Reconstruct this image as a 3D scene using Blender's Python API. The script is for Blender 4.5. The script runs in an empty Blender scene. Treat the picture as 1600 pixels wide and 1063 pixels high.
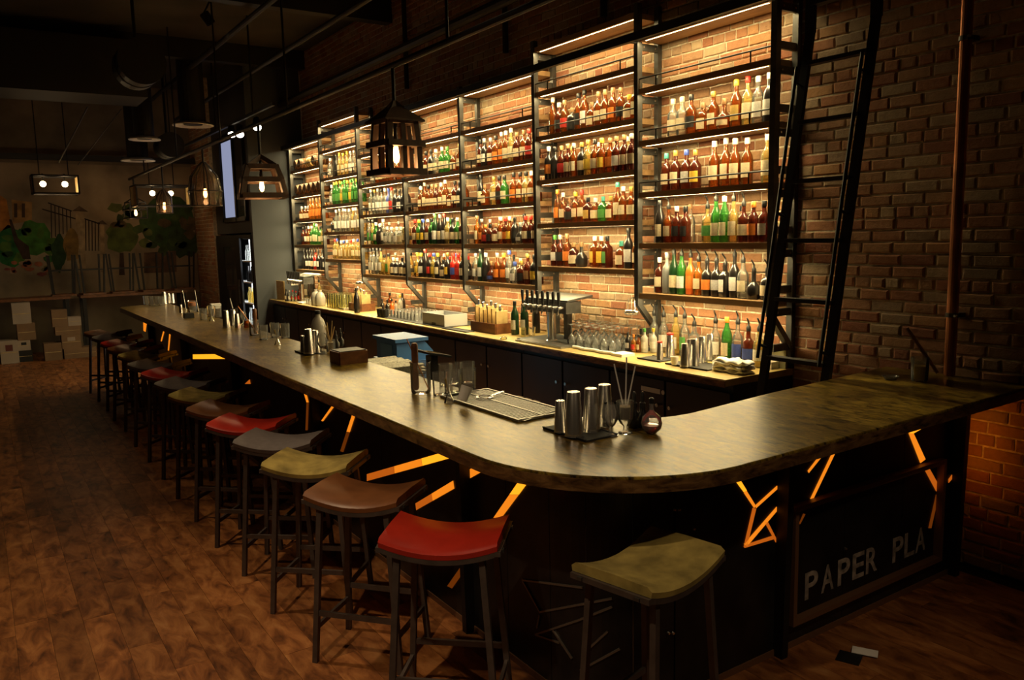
import bpy, bmesh, math, random
from mathutils import Vector, Matrix
random.seed(7)
R = math.radians
# ------------------------------------------------------------------ camera
scene = bpy.context.scene
COL = scene.collection
FPX, YAW, PITCH, ROLL, CAMH = 1252.67, 0.58584, -0.13086, -0.02248, 1.955
fw = Vector((math.sin(YAW)*math.cos(PITCH), math.cos(YAW)*math.cos(PITCH), math.sin(PITCH)))
rt = fw.cross(Vector((0, 0, 1))).normalized()
up = rt.cross(fw)
c_, s_ = math.cos(ROLL), math.sin(ROLL)
rt, up = c_*rt + s_*up, -s_*rt + c_*up
CAM = Vector((0, 0, CAMH))
cd = bpy.data.cameras.new('camera')
cd.sensor_fit = 'HORIZONTAL'; cd.sensor_width = 36; cd.lens = 36*FPX/1600
cd.clip_start = 0.05; cd.clip_end = 100
cam = bpy.data.objects.new('camera', cd); COL.objects.link(cam)
mw = Matrix((rt, up, -fw)).transposed().to_4x4(); mw.translation = CAM
cam.matrix_world = mw
scene.camera = cam
# ------------------------------------------------------------------ world, exposure
w = bpy.data.worlds.new('night'); scene.world = w; w.use_nodes = True
w.node_tree.nodes['Background'].inputs[0].default_value = (0.02, 0.018, 0.016, 1)
w.node_tree.nodes['Background'].inputs[1].default_value = 0.1
vs = scene.view_settings
vs.view_transform = 'Standard'; vs.look = 'None'; vs.exposure = 0.0; vs.gamma = 1.0
vs.use_curve_mapping = False
scene.cycles.transparent_max_bounces = 40
LED_E = 28.0      # shelf strip emission
LED_W = 10.5        # watts of one shelf strip
SLOT_E = 1.0      # scale of the bar front slot lights
BULB_W = 1.0      # scale of the pendant lamps
# a pixel gives a direction; the plane that is touched gives the distance
def ray(x, y): return fw + rt*((x-800)/FPX) - up*((y-531.5)/FPX)
def onX(x, y, X): d = ray(x, y); return CAM + d*(X/d.x)
def onY(x, y, Y): d = ray(x, y); return CAM + d*(Y/d.y)
def onZ(x, y, Z): d = ray(x, y); return CAM + d*((Z-CAMH)/d.z)
def to_px(p):
    d = Vector(p)-CAM; z = d.dot(fw)
    return 800+FPX*d.dot(rt)/z, 531.5-FPX*d.dot(up)/z, z
# ceiling spot lamps (fixtures are modelled further down)
def spot(loc, aim, watts, col=(1, .72, .42), ang=70, blend=.8, rad=.05):
    l = bpy.data.lights.new('ceiling_spot_lamp', 'SPOT'); l.energy = watts; l.color = col
    l.spot_size = R(ang); l.spot_blend = blend; l.shadow_soft_size = rad
    o = bpy.data.objects.new('ceiling_spot_lamp', l); COL.objects.link(o)
    o.location = loc; o.rotation_euler = (Vector(aim)-Vector(loc)).to_track_quat('-Z', 'Y').to_euler()
    return o
CEIL = 4.9
SPOTS = [((0.2, 4.6, CEIL-.3), (0.6, 4.2, 0), 210), ((-0.8, 1.4, CEIL-.3), (1.0, 2.7, .4), 230),
         ((0.2, 7.6, CEIL-.3), (0.6, 7.2, 0), 40), ((2.0, -.8, CEIL-.3), (2.5, 2.0, .5), 115),
         ((2.2, 6.2, CEIL-.3), (1.95, 6.2, 1.1), 30), ((2.3, 3.9, CEIL-.3), (1.95, 3.9, 1.1), 55)]
SPOTS += [((2.7, 4.7, CEIL-.3), (4.45, 5.2, 1.9), 10), ((2.7, 7.6, CEIL-.3), (4.45, 7.7, 1.9), 16), ((2.7, 10.6, CEIL-.3), (4.45, 10.2, 1.9), 9)]  # aisle spots added to brighten the shelf fronts
for k_, (a, b, wt) in enumerate(SPOTS): spot(a, b, wt, ang=(58, 50, 52, 44, 44, 44, 44, 44, 44)[k_], blend=1.)
# ------------------------------------------------------------------ materials
MATS = {}
def nm(name):
    m = bpy.data.materials.new(name); m.use_nodes = True
    nt = m.node_tree; b = nt.nodes['Principled BSDF']; MATS[name] = m
    return m, nt, b
def N(nt, t, **kw):
    n = nt.nodes.new(t)
    for k, v in kw.items():
        if hasattr(n, k): setattr(n, k, v)
        else: n.inputs[k.replace('_', ' ')].default_value = v
    return n
def ramp(nt, cols):
    n = nt.nodes.new('ShaderNodeValToRGB'); e = n.color_ramp.elements
    while len(e) < len(cols): e.new(.5)
    for k, (p, c) in enumerate(cols): e[k].position = p; e[k].color = (*c, 1)
    return n
def pos(nt, scale=(1, 1, 1)):
    g = nt.nodes.new('ShaderNodeNewGeometry'); mp = nt.nodes.new('ShaderNodeMapping')
    mp.inputs['Scale'].default_value = scale
    nt.links.new(g.outputs['Position'], mp.inputs['Vector']); return mp.outputs[0]
def bump(nt, b, h, strength=.3, dist=.01):
    n = nt.nodes.new('ShaderNodeBump'); n.inputs['Strength'].default_value = strength
    n.inputs['Distance'].default_value = dist
    nt.links.new(h, n.inputs['Height']); nt.links.new(n.outputs[0], b.inputs['Normal'])
def simple(name, col, rough=.5, metal=0., noise=0., nscale=8., spec=.5, bmp=0.):
    m, nt, b = nm(name)
    b.inputs['Roughness'].default_value = rough; b.inputs['Metallic'].default_value = metal
    b.inputs['Specular IOR Level'].default_value = spec
    b.inputs['Base Color'].default_value = (*col, 1)
    if noise or bmp:
        t = N(nt, 'ShaderNodeTexNoise', Scale=nscale, Detail=5.); nt.links.new(pos(nt), t.inputs['Vector'])
        if noise:
            lo = tuple(max(0, c*(1-noise)) for c in col); hi = tuple(c*(1+noise) for c in col)
            r = ramp(nt, [(.3, lo), (.7, hi)]); nt.links.new(t.outputs[0], r.inputs[0])
            nt.links.new(r.outputs[0], b.inputs['Base Color'])
        if bmp: bump(nt, b, t.outputs[0], bmp)
    return m
def emit(name, col, s):
    m = bpy.data.materials.new(name); m.use_nodes = True; nt = m.node_tree
    nt.nodes.clear(); e = nt.nodes.new('ShaderNodeEmission'); o = nt.nodes.new('ShaderNodeOutputMaterial')
    e.inputs[0].default_value = (*col, 1); e.inputs[1].default_value = s
    nt.links.new(e.outputs[0], o.inputs[0]); MATS[name] = m; return m
def glassy(name, tint, solid=.25, body=None, rough=.05):
    m = bpy.data.materials.new(name); m.use_nodes = True; nt = m.node_tree
    b = nt.nodes['Principled BSDF']; o = nt.nodes['Material Output']
    b.inputs['Base Color'].default_value = (*(body or tint), 1); b.inputs['Roughness'].default_value = .3
    t = nt.nodes.new('ShaderNodeBsdfTransparent'); t.inputs[0].default_value = (*tint, 1)
    mx = nt.nodes.new('ShaderNodeMixShader'); mx.inputs[0].default_value = solid
    nt.links.new(t.outputs[0], mx.inputs[1]); nt.links.new(b.outputs[0], mx.inputs[2])
    g = nt.nodes.new('ShaderNodeBsdfGlossy'); g.inputs['Roughness'].default_value = rough
    fr = nt.nodes.new('ShaderNodeFresnel'); fr.inputs[0].default_value = 1.5
    m2 = nt.nodes.new('ShaderNodeMixShader')
    nt.links.new(fr.outputs[0], m2.inputs[0]); nt.links.new(mx.outputs[0], m2.inputs[1]); nt.links.new(g.outputs[0], m2.inputs[2])
    nt.links.new(m2.outputs[0], o.inputs[0]); MATS[name] = m; return m
def wood(name, cols, scale=(1, 1, 1), rough=.4, rnd=False, bmp=.15, coat=0., nscale=4.):
    m, nt, b = nm(name)
    t = N(nt, 'ShaderNodeTexNoise', Scale=nscale, Detail=8., Roughness=.62, Distortion=.6)
    p = pos(nt, scale)
    if rnd:
        a = N(nt, 'ShaderNodeAttribute', attribute_name='rnd')
        ad = N(nt, 'ShaderNodeVectorMath', operation='ADD'); ml = N(nt, 'ShaderNodeVectorMath', operation='SCALE')
        cb = N(nt, 'ShaderNodeCombineXYZ')
        for k in range(3): nt.links.new(a.outputs['Fac'], cb.inputs[k])
        ml.inputs['Scale'].default_value = 37.; nt.links.new(cb.outputs[0], ml.inputs[0])
        nt.links.new(p, ad.inputs[0]); nt.links.new(ml.outputs[0], ad.inputs[1]); p = ad.outputs[0]
    nt.links.new(p, t.inputs['Vector'])
    r = ramp(nt, cols); nt.links.new(t.outputs[0], r.inputs[0]); out = r.outputs[0]
    if rnd:
        mr = N(nt, 'ShaderNodeMapRange'); mr.inputs['To Min'].default_value = .75; mr.inputs['To Max'].default_value = 1.22
        nt.links.new(a.outputs['Fac'], mr.inputs['Value'])
        h = N(nt, 'ShaderNodeVectorMath', operation='SCALE'); nt.links.new(out, h.inputs[0]); nt.links.new(mr.outputs[0], h.inputs['Scale'])
        out = h.outputs[0]
    nt.links.new(out, b.inputs['Base Color'])
    b.inputs['Roughness'].default_value = rough; b.inputs['Coat Weight'].default_value = coat
    b.inputs['Coat Roughness'].default_value = .2
    if bmp: bump(nt, b, t.outputs[0], bmp)
    return m
# brick
m, nt, b = nm('brick')
a = N(nt, 'ShaderNodeAttribute', attribute_name='rnd')
r = ramp(nt, [(0, (.27, .10, .05)), (.25, (.37, .165, .075)), (.5, (.34, .19, .10)), (.7, (.42, .22, .095)), (.86, (.30, .205, .13)), (1, (.44, .32, .19))])
nt.links.new(a.outputs['Fac'], r.inputs[0])
t = N(nt, 'ShaderNodeTexNoise', Scale=26., Detail=7., Roughness=.7); nt.links.new(pos(nt), t.inputs['Vector'])
mr = N(nt, 'ShaderNodeMapRange'); mr.inputs['To Min'].default_value = .55; mr.inputs['To Max'].default_value = 1.35
nt.links.new(t.outputs[0], mr.inputs['Value'])
h = N(nt, 'ShaderNodeVectorMath', operation='SCALE'); nt.links.new(r.outputs[0], h.inputs[0]); nt.links.new(mr.outputs[0], h.inputs['Scale'])
nt.links.new(h.outputs[0], b.inputs['Base Color']); b.inputs['Roughness'].default_value = .85
bump(nt, b, t.outputs[0], .7, .012)
simple('mortar', (.62, .55, .41), .95, noise=.35, nscale=30, bmp=.6)
wood('floor_plank', [(.30, (.06, .020, .007)), (.45, (.23, .080, .023)), (.58, (.38, .150, .045)), (.76, (.52, .25, .09))], (2.6, 1.0, 1), .45, True, .08, nscale=5.)
m, nt, b = nm('bar_top')
t1 = N(nt, 'ShaderNodeTexNoise', Scale=3.2, Detail=6., Roughness=.65, Distortion=.8); nt.links.new(pos(nt, (1.6, .8, 1)), t1.inputs['Vector'])
t2 = N(nt, 'ShaderNodeTexNoise', Scale=22., Detail=6., Roughness=.7, Distortion=1.2); nt.links.new(pos(nt, (1.6, .45, 1)), t2.inputs['Vector'])
r1 = ramp(nt, [(.32, (.060, .034, .005)), (.5, (.165, .105, .014)), (.70, (.30, .205, .034))]); nt.links.new(t1.outputs[0], r1.inputs[0])
r2 = ramp(nt, [(.38, (.05, .04, .03)), (.48, (.72, .72, .72)), (.66, (1.5, 1.5, 1.4))]); nt.links.new(t2.outputs[0], r2.inputs[0])
mm = N(nt, 'ShaderNodeVectorMath', operation='MULTIPLY'); nt.links.new(r1.outputs[0], mm.inputs[0]); nt.links.new(r2.outputs[0], mm.inputs[1])
nt.links.new(mm.outputs[0], b.inputs['Base Color']); b.inputs['Roughness'].default_value = .28; b.inputs['Specular IOR Level'].default_value = .3
wood('bar_edge', [(.35, (.03, .014, .005)), (.5, (.11, .055, .018)), (.68, (.22, .12, .045))], (1.5, 1.5, 5), .35, nscale=7.)
wood('back_top', [(.25, (.20, .13, .04)), (.5, (.36, .26, .085)), (.8, (.45, .34, .13))], (2.5, .7, 1), .4, False, 0, 0)
wood('shelf_wood', [(.3, (.20, .11, .045)), (.7, (.38, .23, .10))], (4, .6, 4), .5)
wood('walnut', [(.3, (.10, .035, .012)), (.7, (.25, .095, .03))], (3, 1, 3), .45)
wood('lantern_wood', [(.3, (.035, .018, .010)), (.7, (.11, .06, .032))], (3, 3, 1), .6)
wood('pale_wood', [(.3, (.40, .27, .10)), (.7, (.62, .46, .20))], (3, 1, 3), .5)
wood('barrel_wood', [(.3, (.17, .08, .035)), (.7, (.38, .21, .10))], (5, 1, 5), .5)
simple('steel', (.10, .10, .095), .45, .7, .25, 14)
simple('black_steel', (.018, .017, .017), .5, .5, .2, 10)
simple('stool_steel', (.10, .078, .068), .5, .3, .2, 20)
simple('panel_steel', (.030, .027, .025), .38, .6, .55, 5, bmp=.05)
simple('frame_steel', (.20, .10, .05), .45, .2)
simple('inlay', (.22, .19, .16), .4, .6)
simple('chrome', (.85, .82, .78), .25, .95)
simple('copper', (.50, .20, .09), .42, .85, .3, 6)
simple('stainless', (.33, .325, .30), .45, .9, .1, 20)
simple('navy', (.006, .010, .022), .4, noise=.3, nscale=3)
simple('black', (.008, .008, .008), .5)
simple('screen', (.02, .02, .022), .08)
simple('rubber', (.012, .012, .012), .8)
simple('ceiling', (.045, .038, .030), .9, noise=.4, nscale=1.2)
simple('duct', (.020, .018, .016), .6, .3)
simple('paint_dark', (.05, .045, .04), .8)
simple('paint_grey', (.04, .047, .056), .7, noise=.08, nscale=2, bmp=.05)
simple('white', (.75, .74, .70), .6)
simple('paper', (.80, .78, .74), .8)
simple('cloth', (.74, .72, .66), .95, bmp=.3, nscale=60)
simple('plastic_grey', (.42, .43, .44), .5)
simple('blue_bin', (.045, .16, .42), .45)
simple('red_leather', (.52, .028, .014), .34, noise=.12, nscale=9, bmp=.03)
simple('green_suede', (.36, .275, .075), .95, noise=.4, nscale=11, bmp=.1)
simple('brown_leather', (.20, .075, .025), .38, noise=.25, nscale=7, bmp=.03)
simple('grey_cloth', (.17, .145, .14), .8, noise=.1, nscale=30)
simple('carton', (.20, .12, .06), .85, noise=.15, nscale=4)
simple('carton_white', (.36, .29, .22), .85, noise=.1, nscale=4)
simple('letter_paint', (.34, .29, .25), .8, noise=.5, nscale=25)
emit('led', (1, .77, .37), LED_E)
emit('bulb', (1, .50, .14), 22)
emit('bulb_white', (1, .72, .38), 25)
emit('spot_lens', (1, .86, .66), 22)
emit('cooler_light', (.9, .95, 1.), 5.)
emit('daylight_pane', (.42, .46, .68), .62)
for k, e in (('a', 1.5), ('b', .95), ('c', .5), ('d', .12), ('w', 4.5)):  # a to d: emission steps imitate falloff from a strip behind the slots
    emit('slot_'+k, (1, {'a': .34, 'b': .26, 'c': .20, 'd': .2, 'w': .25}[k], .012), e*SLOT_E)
glassy('glass', (.96, .965, .955), .15, (.8, .8, .78))
glassy('glass_smoke', (.55, .48, .42), .12, (.25, .2, .16))
glassy('glass_yellow', (.95, .93, .66), .13, (.80, .78, .42))
glassy('jug_milk', (.85, .84, .80), .55, (.7, .68, .62))
glassy('pane', (.72, .78, .80), .08)
LIQ = {'a': ('amber', (.66, .24, .035), .24, (.40, .11, .015)), 'r': ('deep brown', (.36, .075, .02), .35, (.16, .03, .01)),
       'o': ('orange amber', (.88, .42, .06), .28, (.65, .24, .03)), 'y': ('pale gold', (.92, .78, .36), .25, (.75, .58, .2)),
       'c': ('clear', (.90, .92, .88), .12, (.75, .76, .7)), 'g': ('green', (.24, .66, .16), .3, (.07, .34, .06)),
       'G': ('dark green', (.03, .14, .04), .6, (.015, .06, .02)), 'k': ('black', (.03, .022, .018), .8, (.015, .012, .011)),
       'b': ('blue', (.22, .30, .80), .5, (.10, .14, .5)), 'R': ('red', (.75, .04, .02), .55, (.6, .03, .02)),
       'm': ('stone grey', (.1, .1, .1), .95, (.20, .21, .21)), 'O': ('bright orange', (.9, .2, .02), .85, (.80, .16, .02)),
       'p': ('milky', (.8, .78, .72), .7, (.7, .68, .6))}
for k, (nme, t_, so, bo) in LIQ.items(): glassy('liq_'+k, t_, so, bo)
PAL = {'e': ('cream', (.70, .60, .40)), 'w': ('white', (.75, .74, .70)), 'k': ('black', (.012, .012, .012)), 'y': ('yellow', (.72, .48, .05)),
       'r': ('red', (.55, .03, .02)), 'b': ('blue', (.05, .09, .40)), 'g': ('gold', (.50, .33, .08)), 'o': ('orange', (.75, .22, .03)),
       't': ('teal', (.06, .32, .28)), 's': ('silver', (.5, .5, .5)), 'n': ('cork', (.32, .18, .08)), 'l': ('green', (.08, .30, .06))}
for k, (nme, c) in PAL.items():
    simple('lab_'+k, c, .7, noise=.12, nscale=90); simple('cap_'+k, c, .4, .5 if k in 'gs' else 0)
# ------------------------------------------------------------------ mesh helper
class M:
    def __init__(s): s.v = []; s.f = []; s.r = []; s.sm = False
    def add(s, vs, fs, rnd=0.):
        o = len(s.v); s.v += [tuple(p) for p in vs]; s.f += [tuple(i+o for i in f) for f in fs]; s.r += [rnd]*len(fs); return s
    def box(s, c, d, rot=None, rnd=0.):
        hx, hy, hz = d[0]/2, d[1]/2, d[2]/2; c = Vector(c)
        vs = [Vector((x, y, z)) for z in (-hz, hz) for y in (-hy, hy) for x in (-hx, hx)]
        if rot is not None: vs = [rot @ p for p in vs]
        return s.add([p+c for p in vs], [(0, 2, 3, 1), (4, 5, 7, 6), (0, 1, 5, 4), (2, 6, 7, 3), (0, 4, 6, 2), (1, 3, 7, 5)], rnd)
    def b2(s, a, b, rnd=0.): return s.box([(p+q)/2 for p, q in zip(a, b)], [abs(q-p) for p, q in zip(a, b)], None, rnd)
    def beam(s, a, b, w_, h_, upv=(0, 0, 1)):
        a, b = Vector(a), Vector(b); d = (b-a); L = d.length; d.normalize(); u = Vector(upv)
        if abs(d.dot(u)) > .98: u = Vector((0, 1, 0))
        x = d.cross(u).normalized(); z = x.cross(d)
        return s.box((a+b)/2, (w_, L, h_), Matrix((x, d, z)).transposed())
    def cyl(s, a, b, r0, r1=None, n=12, caps=True):
        a, b = Vector(a), Vector(b); r1 = r0 if r1 is None else r1; d = (b-a).normalized()
        u = d.orthogonal().normalized(); v = d.cross(u)
        vs = []
        for p, rr in ((a, r0), (b, r1)):
            vs += [p+(u*math.cos(2*math.pi*k/n)+v*math.sin(2*math.pi*k/n))*rr for k in range(n)]
        fs = [(k, (k+1) % n, n+(k+1) % n, n+k) for k in range(n)]
        if caps: fs += [tuple(range(n-1, -1, -1)), tuple(range(n, 2*n))]
        return s.add(vs, fs)
    def tube(s, pts, r, n=8):
        for p, q in zip(pts[:-1], pts[1:]): s.cyl(p, q, r, r, n)
        return s
    def lathe(s, prof, c=(0, 0, 0), n=16, sq=0, close=True):
        c = Vector(c); vs = []; m_ = len(prof)
        for rr, z in prof:
            for k in range(n):
                t_ = 2*math.pi*(k+.5)/n; q = 1.
                if sq: q = min(1.32, (abs(math.cos(t_))**sq+abs(math.sin(t_))**sq)**(-1./sq))
                vs.append(c+Vector((rr*q*math.cos(t_), rr*q*math.sin(t_), z)))
        fs = [(i*n+k, i*n+(k+1) % n, (i+1)*n+(k+1) % n, (i+1)*n+k) for i in range(m_-1) for k in range(n)]
        if close:
            if prof[0][0] > 1e-5: fs.append(tuple(range(n-1, -1, -1)))
            if prof[-1][0] > 1e-5: fs.append(tuple(range((m_-1)*n, m_*n)))
        s.sm = True
        return s.add(vs, fs)
    def prism(s, poly, off):
        n = len(poly); off = Vector(off); vs = [Vector(p) for p in poly]; vs += [p+off for p in vs]
        return s.add(vs, [tuple(range(n-1, -1, -1)), tuple(range(n, 2*n))]+[(k, (k+1) % n, n+(k+1) % n, n+k) for k in range(n)])
    def sphere(s, c, r, n=12, m_=8, sz=1.):
        return s.lathe([(max(1e-4, r*math.sin(math.pi*i/m_)), -r*sz*math.cos(math.pi*i/m_)) for i in range(m_+1)], c, n, close=False)
    def mesh(s, name, mat=None):
        me = bpy.data.meshes.new(name); me.from_pydata(s.v, [], s.f)
        if s.sm:
            me.polygons.foreach_set('use_smooth', [True]*len(me.polygons))
        bm = bmesh.new(); bm.from_mesh(me); bmesh.ops.recalc_face_normals(bm, faces=bm.faces)
        if s.sm:
            for e in bm.edges:
                if len(e.link_faces) == 2 and e.calc_face_angle(0) > .7: e.smooth = False
        bm.to_mesh(me); bm.free()
        if any(s.r):
            a_ = me.attributes.new('rnd', 'FLOAT', 'FACE'); a_.data.foreach_set('value', s.r)
        me.materials.append(MATS[mat] if isinstance(mat, str) else mat)
        return me
    def build(s, name, mat, parent=None, base=None):
        # vertices are given in world space; they become relative to the base of the thing
        o0 = Vector(base) if base is not None else (wloc(parent) if parent else Vector((0, 0, 0)))
        s.v = [tuple(Vector(p)-o0) for p in s.v]
        o = bpy.data.objects.new(name, s.mesh(name, mat)); COL.objects.link(o)
        if parent:
            o.parent = parent
            if base is not None: o.location = o0-wloc(parent)
        else: o.location = o0
        return o
    def local(s, name, mat, parent=None):
        o = bpy.data.objects.new(name, s.mesh(name, mat)); COL.objects.link(o)
        if parent: o.parent = parent
        return o
def wloc(o):
    p = Vector(o.location)
    while o.parent: o = o.parent; p += Vector(o.location)
    return p
def tag(o, label, cat, group=None):
    o['label'] = label; o['category'] = cat
    if group: o['group'] = group
    return o
def struct(o, label=None):
    o['kind'] = 'structure'
    if label: o['label'] = label
    return o
def thing(name, label, cat, loc=(0, 0, 0), rz=0., group=None):
    o = bpy.data.objects.new(name, None); COL.objects.link(o); o.empty_display_size = .1
    o.location = loc; o.rotation_euler = (0, 0, rz); return tag(o, label, cat, group)
def link_mesh(name, me, parent=None, loc=(0, 0, 0), mat=None):
    o = bpy.data.objects.new(name, me); COL.objects.link(o); o.location = loc
    if parent: o.parent = parent
    if mat:
        o.material_slots[0].link = 'OBJECT'; o.material_slots[0].material = MATS[mat]
    return o
def copy_tree(o, parent=None):
    c = o.copy(); COL.objects.link(c)
    if parent: c.parent = parent
    for ch in [x for x in KIDS.get(o.name, [])]: copy_tree(ch, c)
    return c
KIDS = {}
def reg(o):
    KIDS[o.name] = [c for c in bpy.data.objects if c.parent == o]
    for c in KIDS[o.name]: KIDS[c.name] = [d for d in bpy.data.objects if d.parent == c]
# ------------------------------------------------------------------ the room
WX = 4.63            # face of the long brick wall
FARY = 17.0
fl = struct(M().b2((-3.6, -2.5, -.2), (WX+.2, FARY+.1, -.012)).build('floor', 'black'), 'dark wood plank floor running along the bar')
PW, PL = .15, .92
planks = []
nx = int((WX+3.6)/PW)
for i in range(nx):
    x0 = -3.6+i*PW; y = -2.5-random.random()*PL
    while y < FARY:
        planks.append((x0, max(y, -2.5), min(y+PL, FARY))); y += PL
def seen(p, mrg=0):
    x, y, z = to_px(p); return z > .3 and -mrg < x < 1600+mrg and -mrg < y < 1063+mrg
def psize(pl):
    x0, a, b = pl; c = Vector((x0+PW/2, (a+b)/2, 0))
    if not (seen(c) or seen((x0, a, 0)) or seen((x0+PW, b, 0))): return 0
    if x0 > 1.9 and c.y > 2.3: return 0         # behind the bar
    return 1/(c-CAM).length**2
planks.sort(key=psize, reverse=True)
rest = M()
for k, (x0, a, b) in enumerate(planks):
    g = .0007; ra = random.uniform(.02, 1)
    q = rest if k >= 290 else M()
    q.b2((x0+g, a+g, -.02), (x0+PW-g, b-g, -.0005*random.random()), ra)
    if k < 290: q.build('plank', 'floor_plank', fl, ((x0+PW/2), (a+b)/2, -.01))
o = rest.build('planks', 'floor_plank', fl); o['kind'] = 'stuff'
# brick laying on a plane X = const (room side is -X)
def lay_bricks(wall, X, y0, y1, z0, z1, nparts, hide=None, amp=1.):
    bl, ch = .208, .0715; out = []; row = 0; z = z0
    while z < z1:
        head = row % 6 == 4; L = bl/2 if head else bl
        y = y0-(random.uniform(.2, .8) if head else (.5 if row % 2 else 0.)+random.uniform(-.06, .06))*L
        while y < y1:
            l2 = L*random.uniform(.96, 1.04); a, b_ = max(y, y0), min(y+l2, y1)
            if b_-a > .03: out.append((a, b_, z, min(z+ch, z1)))
            y += l2
        z += ch; row += 1
    def sz(t_):
        c = Vector((X, (t_[0]+t_[1])/2, (t_[2]+t_[3])/2))
        if not seen(c) or (hide and hide(c)): return 0
        d = c-CAM; return (t_[1]-t_[0])*abs(d.x)/d.length**3
    out.sort(key=sz, reverse=True)
    rest = M()
    for k, (a, b_, za, zb) in enumerate(out):
        mo = .0055; jy = lambda: random.uniform(-.0025, .0025)
        low = 1. if za < 2.0 else .5
        dpt = .008+random.uniform(-.004, .006)*low*amp; e = .006+.005*low
        o4 = [(a+mo, za+mo), (b_-mo, za+mo), (b_-mo, zb-mo), (a+mo, zb-mo)]
        i4 = [(a+mo+e, za+mo+e*.7), (b_-mo-e, za+mo+e*.7), (b_-mo-e, zb-mo-e*.7), (a+mo+e, zb-mo-e*.7)]
        q = rest if k >= nparts else M()
        vs = [(X+.012, y+jy(), z+jy()) for y, z in o4]
        vs += [(X-dpt*.55, vs[i][1], vs[i][2]) for i in range(4)]
        vs += [(X-dpt-random.uniform(-.002, .003)*low, y+jy(), z+jy()) for y, z in i4]
        q.add(vs, [(0, 4, 5, 1), (1, 5, 6, 2), (2, 6, 7, 3), (3, 7, 4, 0), (4, 8, 9, 5), (5, 9, 10, 6), (6, 10, 11, 7), (7, 11, 8, 4), (8, 11, 10, 9)], random.uniform(.01, 1))
        if k < nparts: q.build('brick', 'brick', wall, (X, (a+b_)/2, (za+zb)/2))
    if len(out) > nparts:
        o = rest.build('bricks', 'brick', wall); o['kind'] = 'stuff'
wr = struct(M().b2((WX, -2.5, 0), (WX+.2, FARY, CEIL+.3)).build('wall_right', 'mortar'), 'old red brick wall behind the bottle shelves')
lay_bricks(wr, WX, -.2, 13.0, 0, CEIL, 290, lambda c: c.y > 2.2 and c.z < 1.1)
struct(M().b2((-3.7, FARY, 0), (WX, FARY+.2, CEIL+.3)).build('wall_far', simple('far_plaster', (.16, .125, .085), .9, noise=.4, nscale=1.6)), 'plaster wall with a painted mural at the end of the room')
struct(M().b2((-3.8, -2.7, 0), (-3.6, FARY+.2, CEIL+.3)).build('wall_left', 'paint_dark'))
struct(M().b2((-3.8, -2.9, 0), (WX+.2, -2.5, CEIL+.3)).build('wall_back', 'paint_dark'))
struct(M().b2((-3.8, -2.9, CEIL), (WX+.2, FARY+.2, CEIL+.3)).build('ceiling', 'ceiling'))
# grey column at the end of the shelving, the cooler wall behind it and a brick pier
CY = 13.06
struct(M().b2((3.74, CY, 0), (WX, CY+.10, CEIL)).build('wall_column', 'paint_grey'), 'grey painted column at the end of the shelving')
wc = struct(M().b2((3.96, CY+.10, 0), (WX, 15.55, 2.08)).b2((3.80, CY+.10, 2.08), (WX, 15.55, CEIL)).build('wall_cooler', 'paint_dark'), 'dark wall with a window above a bottle cooler')
wp = struct(M().b2((3.74, 15.55, 0), (WX, FARY, CEIL)).build('wall_pier', 'mortar'), 'red brick pier beside the mural')
lay_bricks(wp, 3.74, 15.55, FARY, 0, CEIL, 0)
# window above the cooler
wn = struct(M().b2((3.785, 13.45, 2.28), (3.80, 15.0, 3.75)).build('window_1', 'black_steel'), 'tall window with a pale pane in a dark frame')
M().b2((3.778, 14.12, 2.36), (3.785, 14.80, 3.65)).build('pane', 'daylight_pane', wn)
M().b2((3.778, 13.52, 2.36), (3.785, 13.98, 3.65)).build('pane', 'pane', wn)
for y in (13.48, 14.05, 14.88): M().b2((3.755, y-.035, 2.28), (3.785, y+.035, 3.75)).build('window_frame', 'black_steel', wn)
for z in (2.31, 3.72): M().b2((3.755, 13.45, z-.03), (3.785, 14.92, z+.03)).build('window_frame', 'black_steel', wn)
# cooler
ck = thing('bottle_cooler', 'tall black bottle cooler with lit shelves behind a glass door', 'refrigerator', (3.83, 14.2, 0))
M().b2((3.72, 13.17, 0), (3.95, 13.20, 2.05)).b2((3.72, 15.3, 0), (3.95, 15.35, 2.05)).b2((3.72, 13.20, 1.98), (3.95, 15.3, 2.05)).b2((3.72, 13.20, 0), (3.95, 15.3, .2)).b2((3.94, 13.20, .2), (3.95, 15.3, 1.98)).build('case', 'black', ck)
M().b2((3.932, 13.22, .22), (3.939, 14.0, 1.97)).build('light_panel', 'cooler_light', ck)
d = M().b2((3.69, 13.72, .15), (3.72, 15.25, .3)).b2((3.69, 13.72, 1.85), (3.72, 15.25, 2.0)).b2((3.69, 13.72, .3), (3.72, 14.0, 1.85)).b2((3.69, 14.75, .3), (3.72, 15.25, 1.85)).build('door', 'black', ck)
M().b2((3.70, 14.0, .3), (3.708, 14.75, 1.85)).build('door_glass', 'pane', d)
M().b2((3.66, 13.8, .9), (3.69, 13.86, 1.3)).build('handle', 'steel', d)
for z in (.55, .9, 1.25, 1.6): M().b2((3.74, 13.20, z), (3.93, 15.25, z+.02)).build('shelf', 'white', ck)
for z, lq in ((.57, 'c'), (.92, 'y'), (1.27, 'k'), (1.62, 'c')):
    for k in range(5):
        o = M().lathe([(.03, 0), (.03, .15), (.012, .2), (.012, .26)], n=8).local('cooler_bottle', 'liq_'+lq)
        o.location = (3.80, 13.28+k*.10, z)
        tag(o, LIQ[lq][0]+' bottle on the '+{.57: 'lowest', .92: 'second', 1.27: 'third', 1.62: 'top'}[z]+' lit shelf inside the cooler', 'bottle', 'bottles inside the cooler')
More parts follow.
